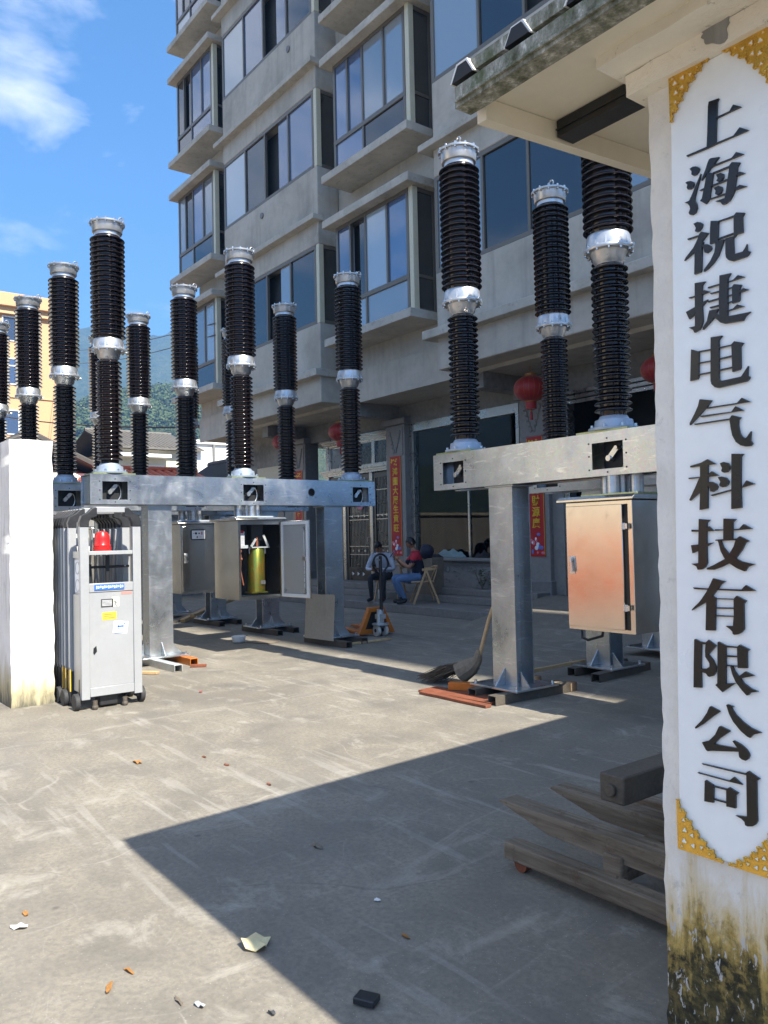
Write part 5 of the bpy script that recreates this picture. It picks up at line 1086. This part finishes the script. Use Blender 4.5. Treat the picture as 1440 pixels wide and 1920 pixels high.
# ================================================================ CHAIRS AND PEOPLE
def chair(loc,rz_,label):
    t_=thing('wooden_chair',label,'chair',loc,rz_,'light wooden chairs on the steps')
    # faces local -x; A-shaped side frames
    for s in (-1,1):
        m=MB(); y=s*.24; m.bar((.06,y,.66),(-.20,y*1.08,.0),.04,.028,up=(0,1,0)); m.build('leg','beech_wood',t_,bevel=.006)
        m=MB(); m.bar((.06,y,.66),(.30,y*1.08,.0),.04,.028,up=(0,1,0)); m.build('leg','beech_wood',t_,bevel=.006)
        m=MB(); m.bar((-.02,y,.665),(.24,y*.98,.675),.05,.03,up=(0,1,0)); m.build('armrest','beech_wood',t_,bevel=.01)
    MB().box(-.23,.22,-.225,.225,.415,.445).build('seat','beech_wood',t_,bevel=.012)
    m=MB(); m.tube([(.24,-.24,.69),(.29,-.13,.72),(.305,0,.73),(.29,.13,.72),(.24,.24,.69)],.022,8); m.tube([(.2,-.2,.43),(.305,-.1,.70)],.012,6); m.tube([(.2,.2,.43),(.305,.1,.70)],.012,6); m.build('backrest','beech_wood',t_)
    return t_
def skin_body(name,J,E,root,rule,mats,extra=None):
    """J: joint -> (xyz, radius); E: edges; one continuous skinned surface"""
    k=list(J); me=bpy.data.meshes.new(name); me.from_pydata([J[a][0] for a in k],[(k.index(a),k.index(b)) for a,b in E],[])
    o=bpy.data.objects.new(name,me); C.objects.link(o); md=o.modifiers.new('s','SKIN'); md.use_smooth_shade=True; sv_=me.skin_vertices[0].data
    for i,a in enumerate(k):
        r=J[a][1]; sv_[i].radius=(r,r) if not isinstance(r,tuple) else r; sv_[i].use_root=(a==root)
    sb_=o.modifiers.new('u','SUBSURF'); sb_.levels=2; sb_.render_levels=2; bpy.context.view_layer.update()
    m2=bpy.data.meshes.new_from_object(o.evaluated_get(bpy.context.evaluated_depsgraph_get())); bpy.data.objects.remove(o)
    m2.materials.clear(); m2.name=name; bm=bmesh.new(); bm.from_mesh(m2)
    if extra:
        for mb in extra:
            tmp=bpy.data.meshes.new('x'); tmp.from_pydata([Vector(v) for v in mb.v],[],mb.f); nb=len(bm.faces); bm.from_mesh(tmp); bm.faces.ensure_lookup_table()
            for i in range(nb,len(bm.faces)): bm.faces[i].material_index=mb.m[i-nb]+100
    bmesh.ops.recalc_face_normals(bm,faces=bm.faces)
    for f in bm.faces:
        f.smooth=True
        if f.material_index>=100: f.material_index-=100
        else: f.material_index=rule(f.calc_center_median())
    for a in mats: m2.materials.append(MAT[a])
    bm.to_mesh(m2); bm.free()
    o=bpy.data.objects.new(name,m2); C.objects.link(o); return o
def head(mb,c,f,up,sk=0,hr=1):
    """head with brow, nose, ears, eyes, mouth; f = facing, up"""
    f=Vector(f).normalized(); up=(Vector(up)-f*Vector(up).dot(f)).normalized(); s=up.cross(f); M=Matrix((s,f,up)).transposed(); c=Vector(c); P=lambda a,b,d:c+M@Vector((a,b,d))
    mb.mi=sk; n0=len(mb.v); mb.sphere(c,(.072,.092,.112),20,14,M)
    for i in range(n0,len(mb.v)):
        q=M.transposed()@(Vector(mb.v[i])-c)
        if q.z<-.02: k=1-.30*min(1,(-q.z-.02)/.09); q.x*=k; q.y=q.y*(.85 if q.y<0 else .97)
        if q.y>.06 and .0<q.z<.03: q.y-=.006
        mb.v[i]=tuple(c+M@q)
    mb.sphere(P(0,.094,-.012),(.013,.018,.022),8,6,M); 
    for a in (-1,1): mb.sphere(P(a*.073,-.008,-.005),(.010,.020,.030),8,6,M)
    mb.mi=hr
    for a in (-1,1): mb.sphere(P(a*.030,.083,.012),(.012,.006,.006),8,6,M); mb.sphere(P(a*.031,.085,.030),(.018,.006,.004),8,6,M)
    mb.sphere(P(0,.082,-.050),(.022,.006,.004),8,6,M)
def hair_cap(c,f,up):
    f=Vector(f).normalized(); up=(Vector(up)-f*Vector(up).dot(f)).normalized(); s=up.cross(f); M=Matrix((s,f,up)).transposed(); c=Vector(c); mb=MB(); mb.sphere(c,(.080,.101,.122),24,16,M); vs=mb.v; keep=[]
    for fc in mb.f:
        q=M.transposed()@(sum((Vector(vs[i]) for i in fc),Vector())/len(fc)-c)
        if q.z>.052 or (q.y<.02 and q.z>-.045) or (q.y<.055 and q.z>.01): keep.append(fc)
    mb.f=keep; mb.m=[0]*len(keep)
    for i,v in enumerate(vs): mb.v[i]=tuple(Vector(v)+Vector((mnoise.noise(Vector(v)*70),mnoise.noise(Vector(v)*70+Vector((5,0,0))),mnoise.noise(Vector(v)*70+Vector((0,5,0)))))*.005)
    return mb
def hand(mb,w,tip,palm_n,mi,curl=.6,size=1.):
    """palm plus five bent fingers from wrist w towards tip; palm_n = palm normal"""
    w=Vector(w); d=(Vector(tip)-w).normalized(); n=Vector(palm_n); n=(n-d*n.dot(d)).normalized(); s=d.cross(n); mb.mi=mi; k=size
    mb.tube([w-d*.01,w+d*.03*k,w+d*.07*k,w+d*.085*k],[.024*k,.034*k,.036*k,.026*k],8)
    for i,(off,ln) in enumerate(((-.028,.062),(-.010,.074),(.009,.070),(.027,.056))):
        b0=w+d*.075*k+s*off*k; p1=b0+(d*math.cos(curl*.5)+n*math.sin(curl*.5))*ln*.45*k; p2=p1+(d*math.cos(curl*1.3)+n*math.sin(curl*1.3))*ln*.33*k; p3=p2+(d*math.cos(curl*2)+n*math.sin(curl*2))*ln*.25*k
        mb.tube([b0,p1,p2,p3],[.0095*k,.009*k,.008*k,.006*k],6)
    b0=w+d*.025*k-s*.030*k; p1=b0+(d*.6-s*.6+n*.5).normalized()*.035*k; p2=p1+(d*.8+n*.7-s*.1).normalized()*.03*k; mb.tube([b0,p1,p2],[.012*k,.010*k,.008*k],6)
# --- man in red-shouldered navy polo, side-on, looking at a phone
PL=.161; AB_=R(58)
chair((-12.12,10.13,PL),AB_,'wooden chair under the man in jeans and red-shouldered polo')
o_=Vector((-12.18,10.05,PL)); cb1,sb1=math.cos(AB_),math.sin(AB_); V=lambda x,y,z:o_+Vector((x*cb1-y*sb1,x*sb1+y*cb1,z))
J={'pel':(V(.04,0,.53),(.15,.13)),'bel':(V(.05,0,.66),(.135,.15)),'che':(V(.02,0,.86),(.125,.165)),'nb':(V(-.02,0,1.0),(.075,.10)),'nk':(V(-.045,0,1.06),.052),'hd':(V(-.06,0,1.11),.055),
 'shL':(V(-.02,-.18,.945),.072),'elL':(V(-.17,-.245,.70),.047),'wrL':(V(-.36,-.09,.87),.029),
 'shR':(V(-.02,.18,.945),.072),'elR':(V(-.22,.22,.72),.047),'wrR':(V(-.38,.06,.885),.029),
 'hpL':(V(.0,-.10,.50),.10),'knL':(V(-.42,-.20,.49),.070),'anL':(V(-.26,-.17,.12),.046),'hlL':(V(-.25,-.17,.055),.045),'toL':(V(-.43,-.21,.04),.036),
 'hpR':(V(.0,.10,.50),.10),'knR':(V(-.46,.10,.52),.070),'anR':(V(-.30,.12,.12),.046),'hlR':(V(-.28,.12,.055),.045),'toR':(V(-.47,.10,.04),.036)}
E_=[('pel','bel'),('bel','che'),('che','nb'),('nb','nk'),('nk','hd'),('che','shL'),('shL','elL'),('elL','wrL'),('che','shR'),('shR','elR'),('elR','wrR'),('pel','hpL'),('hpL','knL'),('knL','anL'),('anL','hlL'),('hlL','toL'),('pel','hpR'),('hpR','knR'),('knR','anR'),('anR','hlR'),('hlR','toR')]
def ruleB(p):
    q=p-o_; q=Vector((q.x*cb1+q.y*sb1,-q.x*sb1+q.y*cb1,q.z))
    if q.z<.115: return 4
    arm=(q.x<-.19 and q.z>.60 ) or (abs(q.y)>.19 and q.z<.80 and q.z>.62)
    if q.z>1.035: return 0
    if arm and not(q.z>.80 and q.x>-.12): return 0
    if q.z<.60 and not(q.x>.06 and q.z>.56): return 2
    return 3 if q.z>.855 else 1
ex=MB(); hc=V(-.10,0,1.19); hf=V(-1,0,-.42)-o_; head(ex,hc,hf,(0,0,1),0,5); hand(ex,V(-.36,-.09,.87),V(-.44,-.02,.955),V(-.2,1,.2)-o_,0,.8); hand(ex,V(-.38,.06,.885),V(-.45,.0,.955),V(-.2,-1,.2)-o_,0,.8)
man=skin_body('person',J,E_,'pel',ruleB,['skin','polo_navy','denim','polo_red','shoe_black','hair'],[ex]); tag(man,'person in red-shouldered navy polo and blue jeans, seated, looking at a phone','person')
hb=hair_cap(hc,hf,(0,0,1)).build('hair','hair',man,smooth=60)
m=MB(); m.obox((0,0,0),(.010,.075,.15)); ph=m.build('phone','phone_black',None,bevel=.004); ph.location=V(-.475,-.01,.975); ph.rotation_euler=(0,R(38),AB_); tag(ph,'dark phone held up by the person in jeans','phone')
# --- man in pale shirt, bowed over his hands
chair((-13.25,10.20,PL),R(118),'wooden chair under the person in pale shirt, behind the pallet truck handle')
o2=Vector((-13.27,10.08,PL)); A=R(122); ca,sa=math.cos(A),math.sin(A)
def V2(x,y,z): return o2+Vector((x*ca-y*sa,x*sa+y*ca,z))   # local -x = facing
J2={'pel':(V2(.06,0,.53),(.14,.13)),'bel':(V2(.03,0,.67),(.13,.15)),'che':(V2(-.08,0,.86),(.125,.165)),'nb':(V2(-.17,0,.98),(.075,.10)),'nk':(V2(-.22,0,1.02),.052),'hd':(V2(-.26,0,1.06),.055),
 'shL':(V2(-.13,-.19,.92),.074),'elL':(V2(-.20,-.30,.66),.050),'wrL':(V2(-.40,-.10,.66),.030),'shR':(V2(-.13,.19,.92),.074),'elR':(V2(-.20,.30,.66),.050),'wrR':(V2(-.40,.10,.66),.030),
 'hpL':(V2(.0,-.10,.50),.095),'knL':(V2(-.44,-.14,.51),.068),'anL':(V2(-.40,-.13,.12),.046),'hlL':(V2(-.38,-.13,.055),.045),'toL':(V2(-.58,-.15,.04),.036),
 'hpR':(V2(.0,.10,.50),.095),'knR':(V2(-.44,.14,.51),.068),'anR':(V2(-.36,.15,.12),.046),'hlR':(V2(-.34,.15,.055),.045),'toR':(V2(-.54,.17,.04),.036)}
def rule2(p):
    q=p-o2
    if q.z<.115: return 3
    if q.z>1.0: return 0
    lx=q.x*ca+q.y*sa
    if q.z<.585 and not (lx>.04 and q.z>.54): return 2
    return 1
ex=MB(); hc2=V2(-.31,0,1.12); f2=V2(-1,0,0)-V2(0,0,0); hf2=(f2.x,f2.y,-.8); head(ex,hc2,hf2,(0,0,1),0,4); hand(ex,V2(-.40,-.10,.66),V2(-.50,-.02,.66),(0,0,1),0,.6); hand(ex,V2(-.40,.10,.66),V2(-.50,.02,.66),(0,0,1),0,.6)
man2=skin_body('person',J2,E_,'pel',rule2,['skin','shirt_pale','denim_dark','shoe_black','hair'],[ex]); tag(man2,'person in pale long-sleeved shirt, seated with bowed head behind pallet truck handle','person')
hair_cap(hc2,hf2,(0,0,1)).build('hair','hair',man2,smooth=60)
m=MB(); m.obox((0,0,0),(.075,.15,.010)); ph=m.build('phone','phone_black',None,bevel=.004); ph.location=V2(-.50,0,.685); ph.rotation_euler=(0,R(12),A); tag(ph,'phone in the lap of the person in pale shirt','phone')
# navy bag between them, white paper bag below the chair
m=MB(); m.sphere((0,0,.13),(.17,.13,.16),20,12)
for i,v in enumerate(m.v): m.v[i]=tuple(Vector(v)*(1+.10*mnoise.noise(Vector(v)*9)))
bg_=m.build('backpack','bag_navy',None,smooth=60); bg_.location=(-12.52,10.62,1.02); tag(bg_,'navy bag behind the phone of the person in jeans','bag')
bs_=MB().box(-.22,.22,-.16,.16,0,.74).build('stool','old_wood',None,bevel=.01); bs_.location=(-12.52,10.72,.29); tag(bs_,'wooden box stand below the navy bag, behind the person in jeans','stand')
m=MB(); m.box(-.09,.09,-.05,.05,0,.20); pb=m.build('paper_bag','paper_white',None,bevel=.01); pb.location=(-13.62,10.3,PL); tag(pb,'white paper bag beside the chair of the person in pale shirt','bag')
# ================================================================ BACKGROUND
def gable(root,x0,x1,y0,y1,z0,zr,mat,along='y',over=.4,tile=True,name='roof'):
    """pitched roof; ridge along y or x; rows of tiles as real ridges"""
    m=MB(); n=int(((y1-y0) if along=='y' else (x1-x0)+2*over)/.28)
    if along=='y':
        xm=(x0+x1)/2
        for s,xe in ((1,x1+over),(-1,x0-over)):
            m.prism([(xm,zr),(xe,z0),(xe,z0-.12),(xm,zr-.12)],lambda a,b:(a,y0-over,b),lambda a,b:(a,y1+over,b))
            if tile:
                N=int((y1-y0+2*over)/.30)
                for i in range(N):
                    y=y0-over+.15+i*.30; m.tube([(xm,y,zr+.02),(xe,y,z0+.02)],.075,6)
        m.tube([(xm,y0-over,zr+.06),(xm,y1+over,zr+.06)],.12,8)
    else:
        ym=(y0+y1)/2
        for ye in (y0-over,y1+over):
            m.prism([(ym,zr),(ye,z0),(ye,z0-.12),(ym,zr-.12)],lambda a,b:(x0-over,a,b),lambda a,b:(x1+over,a,b))
            if tile:
                N=int((x1-x0+2*over)/.30)
                for i in range(N):
                    x=x0-over+.15+i*.30; m.tube([(x,ym,zr+.02),(x,ye,z0+.02)],.075,6)
        m.tube([(x0-over,ym,zr+.06),(x1+over,ym,zr+.06)],.12,8)
    return m.build(name,mat,root,w=True,smooth=40)
def xwin(root,x,y0,y1,z0,z1,n=2,frame='white_paint',tz=None):
    """window on a +X facing wall: frame with panes, sill"""
    m=MB(); t_=.07; m.box(x-.02,x+.05,y0,y1,z0,z0+t_); m.box(x-.02,x+.05,y0,y1,z1-t_,z1)
    for i in range(n+1): y=y0+(y1-y0-t_)*i/n; m.box(x-.02,x+.049,y,y+t_,z0+t_,z1-t_)
    if tz: m.box(x-.02,x+.048,y0+t_,y1-t_,tz,tz+t_)
    f=m.build('window',frame,root,w=True,smooth=0)
    for i in range(n):
        a=y0+(y1-y0-t_)*i/n+t_; b=y0+(y1-y0-t_)*(i+1)/n
        for (za,zb) in (((z0+t_,tz),(tz+t_,z1-t_)) if tz else ((z0+t_,z1-t_),)): MB().box(x-.01,x+.012,a,b,za,zb).build('pane','glass_pale' if i%2 else 'glass_blue',f,w=True,smooth=0)
    return f
PBd=thing('peach_building','peach painted four-storey building with white windows at the left edge','building',(-60,9,0))
MB().box(-70,-51,1.3,14.0,0,15.6).build('wall','peach_render',PBd,w=True)
MB().box(-70.3,-50.5,.9,14.4,15.603,16.4).build('parapet','peach_render',PBd,w=True,bevel=.03)
MB().box(-70.1,-50.75,1.1,14.2,15.2,15.597).build('cornice','peach_trim',PBd,w=True)
for z in (10.3,6.6,2.4): MB().box(-51,-50.93,1.3,14,z-.06,z).build('band','peach_trim',PBd,w=True,smooth=0)
for (y0,y1) in ((10.65,12.45),(5.9,7.9),(2.,4.)):
    for (z0,z1) in ((13.6,15.1),(11.0,12.6),(8.0,9.5),(4.2,5.8)): xwin(PBd,-51,y0,y1,z0,z1,2,tz=z1-.5 if z0 in(11.0,) else None)
CH_=thing('cream_house','cream two-storey house with grey tiled roof below the wooded hill','house',(-54,19,0))
MB().box(-60,-50,17.2,22.0,0,7.4).build('wall','far_cream',CH_,w=True); gable(CH_,-60,-50,17.2,22.1,7.5,9.1,'grey_tile','y',.6)
MB().box(-50,-49.1,17.0,20.3,6.85,7.05).build('balcony','far_white',CH_,w=True)
for y in (19.1,20.5): xwin(CH_,-50,y,y+1.0,5.3,6.4,2)
WH=thing('white_house','bright white rendered house seen under the apartment block overhang','house',(-54,26,0))
MB().box(-60,-49.9,22.4,31,0,7.95).build('wall','far_white',WH,w=True); MB().box(-60.2,-49.7,22.3,31.2,7.953,8.2).build('roof','far_white',WH,w=True)
MB().tube([(-49.8,23.6,8.0),(-49.8,23.62,4),(-49.8,23.6,0)],.09,8).build('drain_pipe','grey_wall',WH,w=True)
RT=thing('red_roof_house','low house with bright red tiled roof beyond the left breakers','house',(-28,9,0))
MB().box(-31,-25,7.6,12.2,0,3.1).build('wall','far_cream',RT,w=True); gable(RT,-31,-25,7.6,12.2,3.15,4.02,'red_tile','y',.35)
DG=thing('dark_roof_house','small dark tiled gable house right of the red roof','house',(-28,14,0))
MB().box(-30,-25,12.9,15.4,0,3.55).build('wall','far_white',DG,w=True); gable(DG,-30,-25,12.9,15.4,3.5,4.5,'dark_tile','x',.3)
LH=thing('old_tiled_house','old white house with dark tiled roof behind the white gate pier','house',(-30,6,0))
MB().box(-34,-26,4.2,8.2,0,3.7).build('wall','far_white',LH,w=True); gable(LH,-34,-26,4.2,8.2,3.75,4.9,'dark_tile','x',.4)
BW=thing('boundary_wall','grey boundary wall behind the left breakers','wall',(-20.5,1,0))
MB().box(-20.7,-20.45,-14,9.3,0,2.15).build('wall','grey_wall',BW,w=True); MB().box(-20.78,-20.37,-14,9.3,2.153,2.25).build('coping','cement_ledge',BW,w=True,bevel=.01)
# unseen house added left of view so the steel cabinet doors mirror orange
OH=thing('added_mirror_house','unseen beige house added so the steel cabinet mirrors its orange-red base','house',(-14,-7,0))
MB().box(-20,-11,-16,-.5,0,6.5).build('wall','far_cream',OH,w=True); MB().box(-10.997,-10.95,-16,-.5,0,.80).build('mirror_base','mirror_orange',OH,w=True,smooth=0); MB().box(-10.997,-10.95,-16,-.5,1.05,1.50).build('mirror_band','mirror_orange',OH,w=True,smooth=0)
# ---- cables
def cable(p0,p1,sag,r,label):
    p0=Vector(p0); p1=Vector(p1); pts=[p0.lerp(p1,i/20)-Vector((0,0,sag*4*(i/20)*(1-i/20))) for i in range(21)]; m=MB(); m.tube(pts,r,6); tag(m.build('overhead_cable','cable_black'),label,'cable')
cable((-51,13.9,13.4),(-19.98,9.55,7.42),.25,.012,'upper thin overhead cable running to the block corner window')
cable((-51,13.95,12.7),(-19.98,9.55,7.10),.35,.012,'lower thin overhead cable running to the block corner window')
cable((-50.9,9.0,9.3),(-22.35,10.3,4.9),.30,.03,'thick dark overhead cable below the thin ones, in front of the hill')
# ---- hills
def hill_h(az,r):
    x=math.cos(az)*r; y=math.sin(az)*r; d=math.degrees(az)
    n=mnoise.fractal(Vector((x*.004,y*.004,1.3)),1.,2.,5)
    near=math.exp(-((r-430)/150)**2)*(85+8*math.sin((d-160)*.25)+13*n)
    sd=.5+.5*math.cos(math.radians((d-160.5)*4.2)) if abs(d-160.5)<43 else 0
    main=math.exp(-((r-1250)/420)**2)*(205+95*sd**1.2+42*n+10*mnoise.noise(Vector((d*.9,2,0))))
    nearside=max(0,min(1,(170-d)/14))
    return near*(.45+.55*nearside)+main*max(0,min(1,(r-520)/350))
m=MB(); NA,NR=300,120; vs=[]; fs=[]
for i in range(NA+1):
    az=R(60+200*i/NA)
    for j in range(NR+1):
        r=230+1570*(j/NR)**1.25; hz=hill_h(az,r)*min(1,(r-230)/110)
        hz+=mnoise.noise(Vector((math.cos(az)*r*.09,math.sin(az)*r*.09,.5)))*4.5*min(1,hz/25)
        vs.append((math.cos(az)*r,math.sin(az)*r,hz-.6))
for i in range(NA):
    for j in range(NR): a=i*(NR+1)+j; fs.append((a,a+NR+1,a+NR+2,a+1))
m.add(vs,fs); tag(m.build('hills','forest',smooth=180),kind='structure')
# forest canopy on the nearer slope: leaf clumps
rr=random.Random(21); m=MB(); V_=m.v; F__=m.f
for k in range(2300):
    az=R(rr.uniform(153,168)); r=rr.uniform(320,560); x=math.cos(az)*r; y=math.sin(az)*r; h=hill_h(az,r)*min(1,(r-230)/110)
    s=rr.uniform(1.8,4.0); c=Vector((x,y,h+s*.5)); q0=rr.uniform(.8,1.2)
    for q in range(34):
        d=Vector((rr.gauss(0,1),rr.gauss(0,1),abs(rr.gauss(0,.9)))).normalized(); p=c+Vector((d.x,d.y,d.z*q0))*s*rr.uniform(.55,1.08); u=d.orthogonal().normalized(); v_=d.cross(u); a=rr.uniform(0,6.28); w_=rr.uniform(.35,.85)
        e=(u*math.cos(a)+v_*math.sin(a))*w_; g=(v_*math.cos(a)-u*math.sin(a))*w_*.7; n0=len(V_); V_+=[tuple(p+e),tuple(p+g),tuple(p-e),tuple(p-g)]; F__.append((n0,n0+1,n0+2,n0+3)); m.m.append(0)
tag(m.build('forest','tree_leaf',smooth=0),'green wooded slope behind the houses',kind='stuff')
# ---- litter on the yard
def leafy(name,label,cat,mat,x,y,s,asp=.5,seed=0,h=.25,rz_=0):
    r=random.Random(seed); m=MB(); n=10; vs=[(0,0,s*h*.6)]
    for i in range(n):
        a=2*PI*i/n; q=s*(1+.25*r.uniform(-1,1)); vs.append((q*math.cos(a),q*asp*math.sin(a),s*h*max(0,r.uniform(-.3,1))))
    m.add(vs,[(0,1+i,1+(i+1)%n) for i in range(n)]); m.add([(v[0],v[1],v[2]-.002) for v in vs],[(0,1+(i+1)%n,1+i) for i in range(n)]); o=m.build(name,mat,None,smooth=60); o.location=(x,y,.0045); o.rotation_euler=(0,0,rz_); return tag(o,label,cat)
leafy('dry_leaf','orange dry leaf on the sunny concrete, upper left','leaf','dry_leaf',-5.38,1.95,.05,.45,1)
leafy('shell_scrap','cream curled scrap at the shadow edge, bottom centre','scrap','shell_cream',-2.69,1.41,.062,.75,2,.5)
leafy('paper_scrap','white paper scrap near the left edge of the yard','scrap','paper_white',-3.40,.76,.036,.55,3,.4,.7)
leafy('cigarette_end','orange cigarette end on the sunny concrete, bottom left','litter','dry_leaf',-2.81,.98,.030,.25,4,.3,.3)
leafy('dry_leaf','thin brown leaf below the cigarette end','leaf','dry_leaf',-2.75,.89,.035,.3,5,.2,-.5)
leafy('dry_leaf','small tan leaf just above the white paper scrap','leaf','dry_leaf',-3.51,.805,.022,.5,6)
leafy('red_scrap','tiny red scrap right of the folding gate','scrap','red_plastic',-7.42,3.33,.03,.5,7)
leafy('dry_leaf','dark leaf near the roof shadow edge, centre','leaf','rust_red',-4.35,2.39,.03,.4,8)
leafy('dry_leaf','small reddish leaf, left one of two in mid yard','leaf','rust_red',-5.197,2.354,.028,.35,9)
leafy('dry_leaf','small reddish leaf, right one of two in mid yard','leaf','rust_red',-4.914,2.384,.025,.5,10)
leafy('paper_scrap','small white speck of paper in the roof shadow','scrap','paper_white',-2.69,1.97,.016,.7,11)
leafy('dry_leaf','tan leaf in the roof shadow below the forks','leaf','dry_leaf',-2.38,1.87,.024,.4,12)
leafy('paper_scrap','crumpled translucent scrap at the bottom edge','scrap','pvc_bottle',-2.46,1.086,.03,.4,13,.5)
leafy('dry_twig','thin grey twig near the bottom edge','twig','old_wood',-2.525,1.042,.035,.16,14)
leafy('dry_leaf','dark leaf inside the shadow, right of its corner','leaf','old_wood',-3.34,2.09,.04,.4,15)
leafy('bolt_scrap','small metal bit by the bottom shadow edge','scrap','bolt_steel',-2.275,1.246,.018,.5,16,.6)
m=MB(); m.obox((0,0,.012),(.075,.055,.022)); o=m.build('black_block','black_plastic',None,bevel=.004); o.location=(-2.13,1.51,.004); o.rotation_euler=(0,0,.5); tag(o,'small black plastic block in the shadow at the bottom','block')
m=MB(); m.lathe([(.07,0),(.09,.02),(.105,.09),(.10,.095),(.085,.03),(.0,.012)],20); o=m.build('foam_bowl','paper_white',None); o.location=(-10.55,5.34,.004); tag(o,'white foam bowl on the ground under the front left beam','bowl')
m=MB(); m.box(-.2,.2,-.14,.14,0,.012); o=m.build('cardboard_sheet','old_wood',None,smooth=0); o.location=(-10.3,5.6,.004); o.rotation_euler=(0,0,.4); tag(o,'flat cardboard piece next to the foam bowl','cardboard')
# ================================================================ AIR
HAZE=True
if HAZE:
    hm=bpy.data.materials.new('haze'); hm.use_nodes=True; t_=hm.node_tree; t_.nodes.clear(); ou=t_.nodes.new('ShaderNodeOutputMaterial'); pv=t_.nodes.new('ShaderNodeVolumePrincipled'); pv.inputs['Color'].default_value=(.20,.47,1,1); pv.inputs['Density'].default_value=.0007; pv.inputs['Anisotropy'].default_value=.2; t_.links.new(pv.outputs[0],ou.inputs['Volume']); MAT['haze']=hm
    tag(MB().box(-4400,4400,-4400,4400,-1.5,345).build('haze','haze',smooth=0),kind='stuff')
